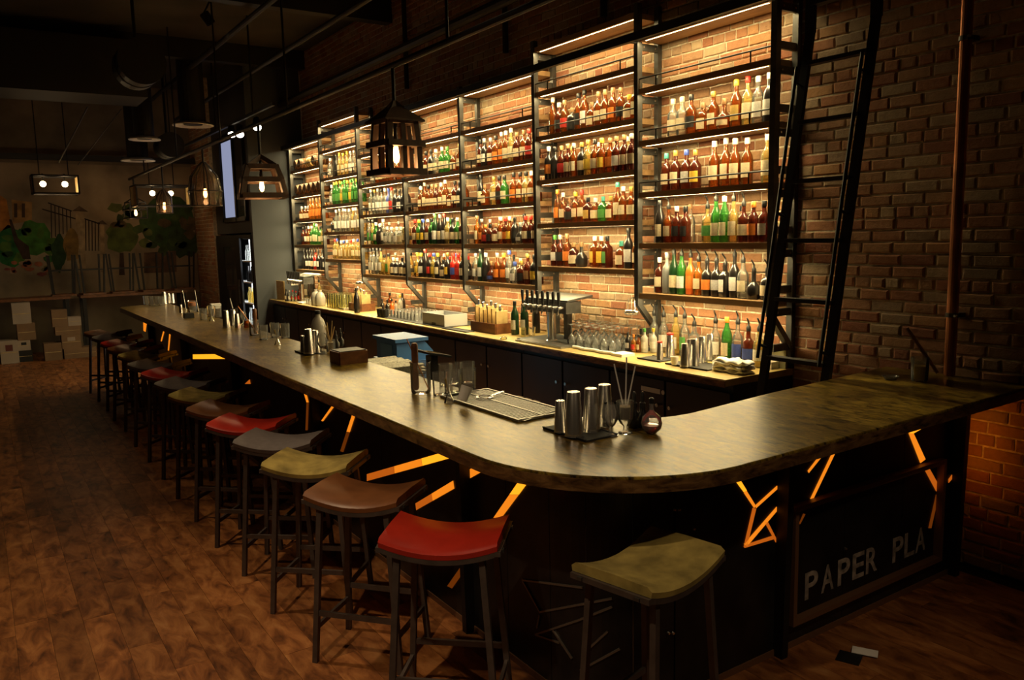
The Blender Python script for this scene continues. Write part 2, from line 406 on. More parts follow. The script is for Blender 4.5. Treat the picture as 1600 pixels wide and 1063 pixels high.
# ------------------------------------------------------------------ mural, painted flat on the far wall
mu = struct(M().b2((-2.2, FARY-.012, .95), (3.72, FARY-.001, 3.42)).build('trim_1', simple('mural_ground', (.26, .20, .13), .9, noise=.45, nscale=1.3)), 'wall mural of a fence, pillars and garden trees')
def paint(pxs, col, name, lift=.014, noise=.45, ns=6):
    mt = simple('paint_'+name+str(len(MATS)), col, .9, noise=noise, nscale=ns)
    pts = [onY(x, y, FARY-lift) for x, y in pxs]
    M().prism(pts, (0, -.002, 0)).build(name, mt, mu)
def blob(cx, cy, rx, ry, n=18, j=.18):
    return [(cx+rx*(1+random.uniform(-j, j))*math.cos(2*math.pi*k/n), cy+ry*(1+random.uniform(-j, j))*math.sin(2*math.pi*k/n)) for k in range(n)]
paint([(0, 305), (10, 312), (18, 355), (0, 362)], (.42, .17, .03), 'painted_house')
paint([(18, 312), (50, 316), (50, 345), (20, 350)], (.30, .17, .06), 'painted_house', .013)
for x in (22, 34): paint([(x, 318), (x+5, 318), (x+5, 340), (x, 340)], (.06, .035, .02), 'painted_window', .016)
paint(blob(18, 385, 26, 30), (.02, .13, .03), 'painted_tree')
paint(blob(52, 372, 30, 26), (.05, .16, .02), 'painted_tree', .015)
paint([(14, 343), (18, 343), (28, 372), (45, 385), (48, 405), (36, 405), (22, 378)], (.05, .03, .02), 'painted_trunk', .017)
paint(blob(190, 370, 24, 26), (.075, .10, .02), 'painted_tree')
paint(blob(262, 345, 42, 42, j=.1), (.035, .075, .02), 'painted_tree', .013)
paint(blob(285, 378, 26, 24), (.03, .055, .02), 'painted_tree', .015)
for k in range(26):
    paint(blob(random.uniform(175, 305), random.uniform(318, 392), random.uniform(5, 12), random.uniform(4, 9), 9, .3), random.choice([(.05, .085, .02), (.09, .11, .03), (.03, .05, .015), (.10, .07, .03)]), 'painted_leaves', .0185)
for k in range(14):
    paint(blob(random.uniform(0, 85), random.uniform(355, 405), random.uniform(5, 12), random.uniform(4, 9), 9, .3), random.choice([(.03, .12, .03), (.07, .15, .02), (.02, .06, .02)]), 'painted_leaves', .0165)
paint([(187, 395), (193, 395), (195, 430), (186, 430)], (.05, .03, .02), 'painted_trunk', .015)
paint([(118, 330), (132, 330), (134, 420), (122, 420)], (.30, .22, .13), 'painted_pillar', .015)
paint([(112, 330), (124, 322), (138, 331)], (.12, .08, .05), 'painted_pillar_cap', .017)
paint([(156, 350), (163, 350), (164, 425), (158, 425)], (.27, .19, .11), 'painted_pillar', .015)
paint([(150, 350), (160, 344), (168, 351)], (.10, .07, .05), 'painted_pillar_cap', .017)
for k in range(6):
    x = 79+k*6; paint([(x, 319+k*1.9), (x+1.6, 319+k*1.9), (x+2.6, 372-k*2), (x+1, 372-k*2)], (.03, .02, .015), 'painted_bar', .018)
paint([(66, 326), (118, 341), (118, 343), (66, 328)], (.03, .02, .015), 'painted_bar', .018)
paint([(75, 316), (112, 329), (112, 331), (75, 318)], (.03, .02, .015), 'painted_bar', .018)
for k in range(5):
    x = 133+k*5; paint([(x, 342+k*1.4), (x+1.4, 342+k*1.4), (x+2, 392), (x+.6, 392)], (.03, .02, .015), 'painted_bar', .018)
paint([(132, 341), (156, 349), (156, 351), (132, 343)], (.03, .02, .015), 'painted_bar', .018)
paint(blob(112, 385, 12, 26), (.20, .12, .03), 'painted_flowers', .019)
paint(blob(92, 395, 12, 28), (.02, .05, .015), 'painted_shrub', .019)
for k in range(16):
    paint(blob(random.uniform(5, 85), random.uniform(405, 432), random.uniform(3, 8), random.uniform(2, 5), 9), random.choice([(.30, .10, .05), (.35, .22, .14), (.12, .10, .05), (.22, .06, .05)]), 'painted_flower', .02)
paint([(225, 395), (275, 392), (276, 425), (225, 427)], (.12, .07, .04), 'painted_house', .017)
# ------------------------------------------------------------------ ceiling services
def dct(label, a, b, mt='duct'):
    return tag(M().b2(a, b).build('air_duct', mt, None, ((a[0]+b[0])/2, (a[1]+b[1])/2, a[2])), label, 'duct')
dct('long dark rectangular air duct under the ceiling along the room', (-1.3, 4, 4.25), (-.2, 15.9, 4.75))
dct('dark rectangular air duct crossing the ceiling before the mural', (-.1, 12.3, 3.95), (2.2, 13.2, 4.7))
bm_ = M().b2((-3.6, 16.6, 3.45), (3.74, 16.7, 3.55)).build('trim_2', 'duct'); struct(bm_, 'dark pipe beam running along the top of the mural wall')
for y in (3.2, 6.4, 9.6, 12.8):
    struct(M().b2((-3.6, y-.08, CEIL-.28), (WX, y+.08, CEIL)).build('trim_3', 'duct'), 'dark ceiling beam across the room')
def round_duct(px_, Y, r_, L, lab):
    c = onY(px_[0], px_[1], Y); t = thing('round_duct', lab, 'duct', c)
    M().cyl(c, c+Vector((0, L, 0)), r_, r_, 28).build('pipe', 'black', t)
    M().cyl(c+Vector((0, L*.7, r_*.9)), (c.x, c.y+L*.7, CEIL), .02, .02, 6).build('hanger', 'black', t)
    for k in range(2): M().cyl(c+Vector((0, k*L*.5-.005*(k == 0), 0)), c+Vector((0, k*L*.5+.03, 0)), r_*1.03, r_*1.03, 28).build('band', 'duct', t)
round_duct((222, 95), 10.5, .26, .5, 'wide black round duct hanging under the ceiling')
round_duct((268, 226), 14.5, .20, .5, 'narrower black round duct near the mural wall')
for (x, y, Y, r_, lab) in ((302, 197, 13.0, .30, 'white round ceiling diffuser near the track lights'), (216, 252, 15.0, .27, 'lower white round ceiling diffuser before the mural'), (226, 219, 14.0, .24, 'upper white round ceiling diffuser above the lower diffuser')):
    c = onY(x, y, Y); t = thing('ceiling_diffuser', lab, 'vent', c)
    M().lathe([(r_*.5, .06), (r_*.8, .05), (r_, .01), (r_*.98, 0), (r_*.55, .02), (r_*.5, .03)], c, 24, close=False).build('flange', 'white', t)
    M().cyl(c+Vector((0, 0, .05)), c+Vector((0, 0, CEIL-c.z)), r_*.62, r_*.62, 20).build('drop_pipe', 'duct', t)
    M().cyl(c+Vector((0, 0, .015)), c+Vector((0, 0, .03)), r_*.45, r_*.45, 20).build('core', 'duct', t)
# thin pipes along the ceiling above the bar
for i, (X, z, r_, lab) in enumerate(((3.4, 4.25, .03, 'thin dark conduit under the ceiling near the brick wall'), (4.3, 4.1, .05, 'thick dark pipe along the top of the brick wall'), (2.9, 4.5, .035, 'dark sprinkler pipe under the ceiling above the bar'))):
    tag(M().cyl((X, -2.4, z), (X, 16.5, z), r_, r_, 10).build('ceiling_pipe', 'duct', None, (X, 7, z)), lab, 'pipe')
# far beam pipe, conduit verticals on the brick wall above the shelves
for k, y in enumerate((9.1, 6.9, 5.4)):
    tag(M().cyl((WX-.05, y, 3.75), (WX-.05, y, CEIL), .03, .03, 8).build('wall_conduit', 'duct', None, (WX-.05, y, 3.75)), 'short dark conduit on the brick wall above the %s shelving bay from the ladder' % ('fourth', 'third', 'second')[k], 'conduit')
# track lights
tr = thing('track_light', 'black track with three lit spot heads before the grey column', 'lamp', (3.3, 12.2, 3.5))
M().b2((3.26, 10.2, 3.62), (3.30, 15.2, 3.66)).build('track', 'black', tr)
for Y in (11.1, 13.1): M().cyl((3.28, Y, 3.66), (3.28, Y, CEIL), .012, .012, 6).build('hanger', 'black', tr)
for k, (x, y, X) in enumerate(((402, 199, 3.28), (375, 210, 3.28), (362, 210, 3.28))):
    p = onX(x, y, X); hd = M().cyl(p+Vector((.02, .08, .12)), p, .045, .06, 14).build('spot_head', 'black', tr)
    M().cyl(p+Vector((.0, 0, .004)), p+Vector((-.003, -.012, -.012)), .05, .05, 14).build('lens', 'spot_lens', hd)
spot((3.28, 12.2, 3.5), (4.0, 13.3, 1.3), 3, (.75, .88, 1), 80)
for a, b_, wt in SPOTS:
    t = thing('ceiling_spotlight', 'black cylinder spotlight on the ceiling above the '+('floor' if a[0] < 1 else 'bar' if a[0] < 2.6 else 'bar aisle, added to light the shelves'), 'lamp', a, 0, 'ceiling spotlights')
    ax = (Vector(b_)-Vector(a)).normalized(); A_ = Vector(a)
    M().cyl(A_-ax*.16, A_-ax*.02, .06, .06, 14, False).build('housing', 'black', t)
    M().cyl(A_-ax*.16, (a[0], a[1], CEIL), .012, .012, 6).build('stem', 'black', t)
# ------------------------------------------------------------------ copper pipe on the brick wall
cp = thing('copper_pipe', 'vertical copper pipe clamped to the bare brick wall', 'pipe', (4.555, 2.37, 0))
M().cyl((4.555, 2.37, 1.105), (4.555, 2.37, CEIL), .03, .03, 16).build('tube', 'copper', cp)
for z in (2.95, 1.45):
    q = M().cyl((4.555, 2.37, z-.012), (4.555, 2.37, z+.012), .036, .036, 16).b2((4.575, 2.33, z-.012), (WX, 2.41, z+.012)).build('clamp', 'steel', cp)
    M().cyl((4.52, 2.33, z), (4.50, 2.33, z), .007, .007, 8).build('screw', 'chrome', q)
# ------------------------------------------------------------------ the bar
TZ = 1.10
def arc(cx, cy, r_, a0, a1, n): return [(cx+r_*math.cos(R(a0+(a1-a0)*k/n)), cy+r_*math.sin(R(a0+(a1-a0)*k/n))) for k in range(n+1)]
outer = [(1.75, 12.05), (1.60, 11.98), (1.56, 11.85), (1.56, 2.62)] + arc(2.27, 2.62, .71, 180, 270, 20)[1:] + [(WX-.022, 1.95)]
inner = [(WX-.022, 2.78), (3.4, 2.70), (2.75, 2.63)] + arc(2.72, 3.10, .47, 272, 184, 8) + [(2.22, 3.5), (2.22, 12.05)]
poly = outer+inner
bt = thing('bar_counter', 'long olive brown wooden bar top with a curved corner', 'counter', (2.0, 5.0, TZ-.05))
o = M().prism([(x, y, TZ-.05) for x, y in poly], (0, 0, .05)).build('slab', 'bar_top', bt)
bv = o.modifiers.new('soft_edge', 'BEVEL'); bv.width = .006; bv.segments = 2
# dark front edge band
e = M()
q = [(x, y) for x, y in outer]
for (x0, y0), (x1, y1) in zip(q[:-1], q[1:]):
    dx, dy = x1-x0, y1-y0; L = math.hypot(dx, dy); nx_, ny_ = dy/L, -dx/L
    s = 1
    e.add([(x0+s*nx_*.004, y0+s*ny_*.004, TZ-.058), (x1+s*nx_*.004, y1+s*ny_*.004, TZ-.058), (x1+s*nx_*.004, y1+s*ny_*.004, TZ-.010), (x0+s*nx_*.004, y0+s*ny_*.004, TZ-.010),
           (x0-s*nx_*.012, y0-s*ny_*.012, TZ-.058), (x1-s*nx_*.012, y1-s*ny_*.012, TZ-.058), (x1-s*nx_*.012, y1-s*ny_*.012, TZ-.010), (x0-s*nx_*.012, y0-s*ny_*.012, TZ-.010)],
          [(0, 1, 2, 3), (7, 6, 5, 4), (0, 4, 5, 1), (3, 2, 6, 7)])
e.build('edge_band', 'bar_edge', bt)
FX, FY = 1.905, 2.25       # faces of the bar front
bf = thing('steel_bar', 'blackened steel bar front with glowing orange slots', 'bar', (FX, 6, 0))
pz0, pz1 = .03, TZ-.052
ribs = [3.28, 5.32, 7.42, 9.55, 11.6]
cuts = [2.62]+ribs[0:]+[12.0]
for a, b_ in zip(cuts[:-1], cuts[1:]):
    mid = (a+b_)/2
    for u, v in (((a, mid), (mid, b_)) if b_-a > .6 else ((a, b_),)):
        M().b2((FX, u+.002, pz0), (FX+.02, v-.002, pz1)).build('panel', 'panel_steel', bf)
cxr, cyr, rr_ = 2.27, 2.62, 2.27-FX
for k in range(3):
    A0 = 180+30*k; pts = arc(cxr, cyr, rr_, A0+.3, A0+29.7, 6); pin = arc(cxr, cyr, rr_-.02, A0+29.7, A0+.3, 6)
    M().prism([(x, y, pz0) for x, y in pts+pin], (0, 0, pz1-pz0)).build('panel', 'panel_steel', bf)
rx = [2.27, 2.92, 3.42, 3.92, 4.44]
for a, b_ in zip(rx[:-1], rx[1:]): M().b2((a+.002, FY, pz0), (b_-.002, FY+.02, pz1)).build('panel', 'panel_steel', bf)
# base trims and the back side of the bar
M().b2((FX-.006, 2.62, 0), (FX+.02, 12.0, .03)).build('base_trim', 'frame_steel', bf)
pts = arc(cxr, cyr, rr_+.006, 180, 270, 18)+arc(cxr, cyr, rr_-.02, 270, 180, 18)
M().prism([(x, y, 0) for x, y in pts], (0, 0, .03)).build('base_trim', 'frame_steel', bf)
M().b2((2.27, FY-.006, 0), (4.44, FY+.02, .03)).build('base_trim', 'frame_steel', bf)
M().b2((FX+.08, 3.0, 0), (FX+.10, 12.0, pz1)).build('inner_board', 'black', bf)
M().b2((2.4, FY+.34, 0), (4.60, FY+.36, pz1)).build('inner_board', 'black', bf)
M().b2((FX, 11.98, 0), (2.2, 12.0, pz1)).build('end_panel', 'panel_steel', bf)
# tapered steel ribs under the overhang
for y in ribs:
    M().prism([(FX-.065, y-.02, pz1), (FX, y-.02, pz1), (FX, y-.02, 0), (FX-.05, y-.02, 0)], (0, .04, 0)).build('rib', 'black_steel', bf)
for x in (2.92, 4.42):
    M().prism([(x-.02, FY-.07, pz1), (x-.02, FY, pz1), (x-.02, FY, 0), (x-.02, FY-.05, 0)], (.04, 0, 0)).build('rib', 'black_steel', bf)
# bolts
for (px_, py_, pl) in ((1055, 797, 'Y'), (1062, 797, 'Y'), (1085, 827, 'Y'), (1045, 990, 'Y'), (1052, 990, 'Y'), (1223, 805, 'Y'), (1226, 884, 'Y'), (1322, 858, 'Y'), (1228, 878, 'Y')):
    p = onY(px_, py_, FY-.004); M().cyl(p+Vector((0, .004, 0)), p-Vector((0, .004, 0)), .007, .005, 8).build('bolt', 'chrome', bf)
# glowing slots: pixel outlines laid onto the panel faces
def c1(ox, oy, s, pts): return [(ox+a/s, oy+b_/s) for a, b_ in pts]
def slot(pxs, plane, mt, nme='slot_light'):
    P = [onX(x, y, FX-.001) if plane == 'X' else onY(x, y, FY-.001) for x, y in pxs]
    P = [Vector((p.x, p.y, min(p.z, pz1-.004))) for p in P]
    M().prism(P, (-.003, 0, 0) if plane == 'X' else (0, -.003, 0)).build(nme, mt, bf)
def split(pxs, plane, mts):  # cuts a slot into pieces, light falloff set as emission per piece
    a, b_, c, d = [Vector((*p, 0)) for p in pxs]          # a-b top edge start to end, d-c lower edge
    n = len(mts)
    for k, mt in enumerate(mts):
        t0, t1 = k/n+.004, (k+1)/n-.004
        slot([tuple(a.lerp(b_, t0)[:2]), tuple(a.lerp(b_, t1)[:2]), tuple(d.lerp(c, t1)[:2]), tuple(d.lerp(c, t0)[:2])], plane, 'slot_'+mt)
A_ = (440, 680, 2.776)
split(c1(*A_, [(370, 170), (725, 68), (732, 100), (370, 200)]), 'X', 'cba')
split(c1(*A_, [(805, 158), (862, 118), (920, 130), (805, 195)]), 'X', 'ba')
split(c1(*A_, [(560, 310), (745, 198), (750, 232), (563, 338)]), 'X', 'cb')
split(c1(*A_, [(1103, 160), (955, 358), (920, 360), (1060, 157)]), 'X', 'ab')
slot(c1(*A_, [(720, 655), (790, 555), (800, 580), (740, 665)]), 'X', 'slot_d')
A_ = (300, 600, 3.0375)
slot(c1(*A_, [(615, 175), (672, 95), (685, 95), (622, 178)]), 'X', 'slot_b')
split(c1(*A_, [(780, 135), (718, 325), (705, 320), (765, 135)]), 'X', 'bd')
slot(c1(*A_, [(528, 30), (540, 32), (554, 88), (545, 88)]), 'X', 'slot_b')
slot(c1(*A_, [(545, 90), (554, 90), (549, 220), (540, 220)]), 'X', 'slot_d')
A_ = (190, 430, 5.517)
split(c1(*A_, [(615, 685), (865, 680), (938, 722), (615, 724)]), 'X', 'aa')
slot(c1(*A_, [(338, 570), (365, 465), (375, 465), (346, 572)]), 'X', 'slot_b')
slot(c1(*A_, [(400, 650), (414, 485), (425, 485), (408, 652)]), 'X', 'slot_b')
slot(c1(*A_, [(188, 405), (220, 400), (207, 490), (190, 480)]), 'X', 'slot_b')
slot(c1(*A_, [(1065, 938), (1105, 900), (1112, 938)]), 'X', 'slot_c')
A_ = (1080, 580, 2.2)
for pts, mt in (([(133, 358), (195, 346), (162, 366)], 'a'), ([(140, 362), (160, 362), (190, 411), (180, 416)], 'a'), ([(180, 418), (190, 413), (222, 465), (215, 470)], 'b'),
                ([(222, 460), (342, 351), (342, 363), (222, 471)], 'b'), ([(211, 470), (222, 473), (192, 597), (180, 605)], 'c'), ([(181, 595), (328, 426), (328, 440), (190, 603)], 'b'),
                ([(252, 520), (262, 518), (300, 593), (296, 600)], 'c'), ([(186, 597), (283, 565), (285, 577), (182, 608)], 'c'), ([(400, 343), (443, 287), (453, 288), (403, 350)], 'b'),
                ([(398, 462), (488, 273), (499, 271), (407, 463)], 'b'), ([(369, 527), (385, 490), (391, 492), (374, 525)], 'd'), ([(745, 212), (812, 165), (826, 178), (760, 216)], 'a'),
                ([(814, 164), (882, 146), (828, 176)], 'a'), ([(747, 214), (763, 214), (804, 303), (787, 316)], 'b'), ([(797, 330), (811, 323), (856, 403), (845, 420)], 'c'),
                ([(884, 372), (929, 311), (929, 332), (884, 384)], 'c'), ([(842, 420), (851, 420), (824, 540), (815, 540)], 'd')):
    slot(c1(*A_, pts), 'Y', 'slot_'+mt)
# unlit engraved lines on the curved corner
def onC(x, y):
    d = ray(x, y); p = onX(x, y, FX-.003)
    if p.y > cyr: return p
    r2 = rr_+.003; a = d.x**2+d.y**2; b_ = -2*(d.x*cxr+d.y*cyr); c = cxr**2+cyr**2-r2*r2
    t = (-b_-math.sqrt(max(0, b_*b_-4*a*c)))/(2*a); p = CAM+d*t
    return p if p.y > FY-.02 and p.x < cxr else onY(x, y, FY-.003)
for seg in ([(165, 605), (440, 640)], [(168, 610), (245, 750)], [(245, 752), (575, 690)], [(245, 765), (232, 825)], [(225, 855), (420, 790)], [(420, 790), (575, 728)], [(225, 855), (335, 893)], [(305, 835), (392, 965)], [(437, 948), (555, 840)], [(430, 1018), (610, 920)]):
    a, b_ = c1(760, 700, 2.929, seg); n = 7
    P = [onC(a[0]+(b_[0]-a[0])*k/n, a[1]+(b_[1]-a[1])*k/n) for k in range(n+1)]
    q = M()
    for p0, p1 in zip(P[:-1], P[1:]): q.beam(p0, p1, .008, .008)
    q.build('inlay_strip', 'inlay', bf)
# raised frame with lettering on the short side
fy = FY-.03
xl, xr, zt, zb = 2.99, 4.27, .70, .125
M().b2((xl, fy-.01, zt-.025), (xr, FY, zt)).build('frame_rail', 'frame_steel', bf)
M().b2((xl, fy-.01, zb), (xr, FY, zb+.025)).build('frame_rail', 'frame_steel', bf)
for x in (xl, xr-.025): M().b2((x, fy-.01, zb+.025), (x+.025, FY, zt-.025)).build('frame_rail', 'frame_steel', bf)
LET = [('P', 3.120), ('A', 3.245), ('P', 3.375), ('E', 3.495), ('R', 3.610), ('P', 3.845), ('L', 3.955), ('A', 4.060)]
for ch, x0 in LET:
    tc = bpy.data.curves.new('letter', 'FONT'); tc.body = ch; tc.size = .19; tc.extrude = .001; tc.offset = .003
    to = bpy.data.objects.new('letter_source', tc); COL.objects.link(to); bpy.context.view_layer.update()
    me = bpy.data.meshes.new_from_object(to.evaluated_get(bpy.context.evaluated_depsgraph_get()))
    bpy.data.objects.remove(to)
    xs_ = [v.co.x for v in me.vertices]; ys_ = [v.co.y for v in me.vertices]
    sx = .098/(max(xs_)-min(xs_)); sy = .135/(max(ys_)-min(ys_))
    for v in me.vertices: v.co = Vector((x0+(v.co.x-min(xs_))*sx-FX, FY-.0025-6+v.co.z*.5, .205+(v.co.y-min(ys_))*sy))
    me.materials.clear(); me.materials.append(MATS['letter_paint'])
    lo = bpy.data.objects.new('letter', me); COL.objects.link(lo); lo.parent = bf; lo['label'] = 'worn pale painted letter '+ch
# light strip at the wall end of the bar
M().b2((4.442, FY-.05, .50), (4.448, FY-.02, 1.03)).build('slot_light', 'slot_w', bf)
# ------------------------------------------------------------------ underbar equipment behind the bar
for k in range(7):
    y = 3.25+k*1.24
    t = thing('underbar_station', ['stainless underbar drainboard station nearest the bar corner', 'stainless underbar station holding the tablet', 'stainless underbar ice station by the blue bin', 'stainless underbar station behind the walnut box', 'stainless underbar station behind the mixing jars', 'stainless underbar station behind the row of square glasses', 'stainless underbar station at the far end of the bar'][k], 'bar station', (2.5, y+.6, 0))
    M().b2((2.24, y, .1), (2.78, y+1.2, .84)).build('body', 'black_steel', t)
    M().b2((2.24, y, .84), (2.80, y+1.2, .86)).build('deck', 'steel', t)
    for xx in (2.3, 2.72):
        for yy in (y+.05, y+1.15): M().cyl((xx, yy, 0), (xx, yy, .1), .02, .02, 8).build('leg', 'steel', t)
# perforated drip rail let into the bar
dr = thing('drip_rail', 'perforated stainless drip rail on the inner edge of the bar', 'drip tray', (2.27, 3.35, TZ))
y0d, y1d, x0d, x1d = 2.98, 3.72, 2.0, 2.30
M().b2((x0d, y0d, TZ), (x1d, y1d, TZ+.003)).build('pan', 'black_steel', dr)
q = M()
for x in (x0d, (x0d+x1d)/2-.005, x1d-.012): q.b2((x, y0d, TZ+.003), (x+.012, y1d, TZ+.014))
for y in (y0d, y1d-.012): q.b2((x0d+.012, y, TZ+.003), (x1d-.012, y+.012, TZ+.014))
q.build('rim', 'stainless', dr)
for k in range(36):
    y = y0d+.025+k*(y1d-y0d-.06)/35
    M().box(((x0d+x1d)/2, y, TZ+.010), (x1d-x0d-.02, .008, .003), Matrix.Rotation(.35, 3, 'Z')).build('slat', 'stainless', dr)
# blue bin
t = thing('waste_bin', 'blue plastic recycling bin with a flap behind the bar', 'bin', (3.1, 6.4, 0))
M().lathe([(.19, 0), (.24, .84)], (3.1, 6.4, 0), 4, close=True).build('body', 'blue_bin', t)
M().b2((2.91, 6.16, .84), (3.30, 6.65, .89)).build('rim', 'blue_bin', t)
f_ = M().prism([(2.93, 6.20, .89), (3.28, 6.20, .89), (3.28, 6.20, .96), (3.2, 6.20, 1.05), (2.93, 6.20, 1.07)], (0, .41, 0)).build('lid', 'blue_bin', t)
M().b2((2.905, 6.17, 1.06), (3.22, 6.64, 1.09)).build('lid_top', 'blue_bin', f_)
M().b2((2.924, 6.28, .91), (2.93, 6.52, 1.03)).build('flap', simple('bin_pale', (.12, .28, .55), .5), f_)
# ------------------------------------------------------------------ back bar
BX, BZ, BY0, BY1 = 3.93, 1.0, 3.46, 13.04
t = thing('back_counter_top', 'long honey brown wooden back bar worktop under the shelves', 'counter', (4.27, 8, BZ-.05))
M().b2((BX, BY0, BZ-.045), (WX-.012, BY1, BZ)).build('slab', 'back_top', t)
M().b2((BX-.006, BY0, BZ-.05), (BX, BY1, BZ-.008)).build('edge_band', 'bar_edge', t)
nb = 8; wbay = (BY1-BY0)/nb
ords = ['under the shelving next to the ladder', 'second from the ladder', 'third from the ladder', 'fourth from the ladder', 'fifth from the ladder', 'sixth from the ladder', 'seventh from the ladder', 'beside the grey column']
for k in range(nb):
    y = BY0+k*wbay
    fridge = k == 0
    t = thing('undercounter_fridge' if fridge else 'back_bar_cabinet', ('dark undercounter fridge with a pale badge ' if fridge else 'dark navy back bar cabinet with two doors ')+ords[k], 'refrigerator' if fridge else 'cabinet', (4.3, y+wbay/2, 0), 0, None if fridge else 'back bar cabinets')
    M().b2((BX+.08, y+.004, .1), (WX-.02, y+wbay-.004, BZ-.05)).build('body', 'navy', t)
    M().b2((BX+.14, y+.004, 0), (WX-.05, y+wbay-.004, .1)).build('plinth', 'black', t)
    for j in range(2):
        ya, yb = y+.012+j*wbay/2, y+(j+1)*wbay/2-.012
        d = M().b2((BX+.055, ya, .12), (BX+.08, yb, BZ-.10)).build('door', 'navy', t)
        ky = yb-.05 if j == 0 else ya+.05
        M().cyl((BX+.055, ky, .72), (BX+.03, ky, .72), .012, .014, 10).build('knob', 'chrome', d)
    if fridge:
        b1 = onX(1003, 597, BX+.05); b2_ = onX(1031, 603, BX+.05)
        bd = M().b2((BX+.05, b2_.y, .80), (BX+.055, b1.y+.01, .835)).build('badge', simple('badge_pale', (.42, .52, .68), .4), t)
        M().cyl((BX+.055, b2_.y-.03, .817), (BX+.049, b2_.y-.03, .817), .016, .016, 12).build('badge_disc', 'badge_pale', t)
# ------------------------------------------------------------------ bar stools
def make_stool():
    t = thing('bar_stool', 'stool', 'stool')
    L, W = .46, .33; n = 12; q = M(); q.sm = True
    sz = lambda x: .74+.044*(2*x/L)**2
    prof = []
    vs = []; fs = []
    ys = [-W/2, -W/2+.012, 0, W/2-.012, W/2]
    def ring(x):
        z = sz(x); th = .034
        return [(x, -W/2, z), (x, -W/2-.003, z+th*.6), (x, -W/2+.015, z+th), (x, 0, z+th+.004), (x, W/2-.015, z+th), (x, W/2+.003, z+th*.6), (x, W/2, z)]
    for i in range(n+1): vs += ring(-L/2+L*i/n)
    m_ = 7
    for i in range(n):
        for k in range(m_): fs.append((i*m_+k, i*m_+(k+1) % m_, (i+1)*m_+(k+1) % m_, (i+1)*m_+k))
    fs += [tuple(range(m_)), tuple(range(n*m_, n*m_+m_))]
    q.add(vs, fs); q.local('seat', 'red_leather', t)
    q = M(); q.sm = False
    for sy in (-1, 1):
        for i in range(n):
            x0, x1 = -L/2+L*i/n, -L/2+L*(i+1)/n
            q.beam((x0, sy*(W/2-.012), sz(x0)-.011), (x1, sy*(W/2-.012), sz(x1)-.011), .022, .02)
    for sx in (-1, 1): q.b2((sx*(L/2)-.012, -W/2, sz(L/2)-.022), (sx*(L/2)+.012, W/2, sz(L/2)-.002))
    for sx in (-1, 1): q.b2((sx*.15-.012, -W/2+.02, sz(.15)-.03), (sx*.15+.012, W/2-.02, sz(.15)-.004))
    q.local('seat_frame', 'stool_steel', t)
    top = lambda sx, sy: Vector((sx*.165, sy*(W/2-.03), sz(.165)-.012)); bot = lambda sx, sy: Vector((sx*.215, sy*(W/2-.002), 0))
    at = lambda sx, sy, z: bot(sx, sy).lerp(top(sx, sy), z/top(sx, sy).z)
    for sx in (-1, 1):
        for sy in (-1, 1):
            M().beam(bot(sx, sy), top(sx, sy), .024, .024, (0, 1, 0)).local('leg', 'stool_steel', t)
    for sy in (-1, 1): M().beam(at(-1, sy, .24), at(1, sy, .24), .014, .024).local('stretcher', 'stool_steel', t)
    for sx in (-1, 1): M().beam(at(sx, -1, .17), at(sx, 1, .17), .014, .024).local('foot_rest', 'stool_steel', t)
    for sx in (-1, 1):
        for sy in (-1, 1): M().box((sx*(L/2+.012), sy*(W/2-.045), sz(L/2)-.012), (.012, .02, .012)).local('bracket', 'steel', t)
    return t
proto = make_stool(); reg(proto)
SEAT = {'r': ('red_leather', 'red leather'), 'n': ('brown_leather', 'brown leather'), 'g': ('green_suede', 'olive green suede'), 'y': ('grey_cloth', 'grey fabric')}
row = [('r', 1.46, 2.70, -42, 'first in the row from the bar corner'), ('n', 1.415, 3.39, -50, 'second in the row from the bar corner'), ('g', 1.41, 4.03, -43, 'third in the row from the bar corner'), ('y', 1.42, 4.62, -40, 'fourth in the row from the bar corner'),
       ('r', 1.40, 5.17, -41, 'fifth in the row from the bar corner'), ('n', 1.40, 5.74, -44, 'sixth in the row from the bar corner'), ('g', 1.40, 6.36, -43, 'seventh in the row from the bar corner'), ('y', 1.41, 6.98, -43, 'eighth in the row from the bar corner'),
       ('r', 1.41, 7.62, -43, 'ninth in the row from the bar corner'), ('y', 1.40, 8.29, -43, 'tenth in the row from the bar corner'), ('g', 1.42, 9.05, -43, 'eleventh in the row from the bar corner'), ('n', 1.40, 9.70, -43, 'twelfth in the row from the bar corner'),
       ('r', 1.41, 10.33, -43, 'last red seat towards the mural wall'), ('y', 1.40, 11.05, -43, 'last grey seat towards the mural wall'), ('n', 1.38, 11.72, -43, 'end of the row towards the mural wall'), ('g', 1.90, 2.01, 12, 'standing alone at the curved bar corner')]
for i, (k, x, y, a, w_) in enumerate(row):
    s = proto if i == 0 else copy_tree(proto)
    s.location = (x, y, 0); s.rotation_euler = (0, 0, R(a))
    s['label'] = SEAT[k][1]+' saddle bar stool, '+w_; s['group'] = 'saddle bar stools along the bar'
    for c in [o_ for o_ in (KIDS[proto.name] if i == 0 else s.children)]:
        if c.name.split('.')[0] == 'seat':
            c.material_slots[0].link = 'OBJECT'; c.material_slots[0].material = MATS[SEAT[k][0]]; c['label'] = SEAT[k][1]+' saddle seat'
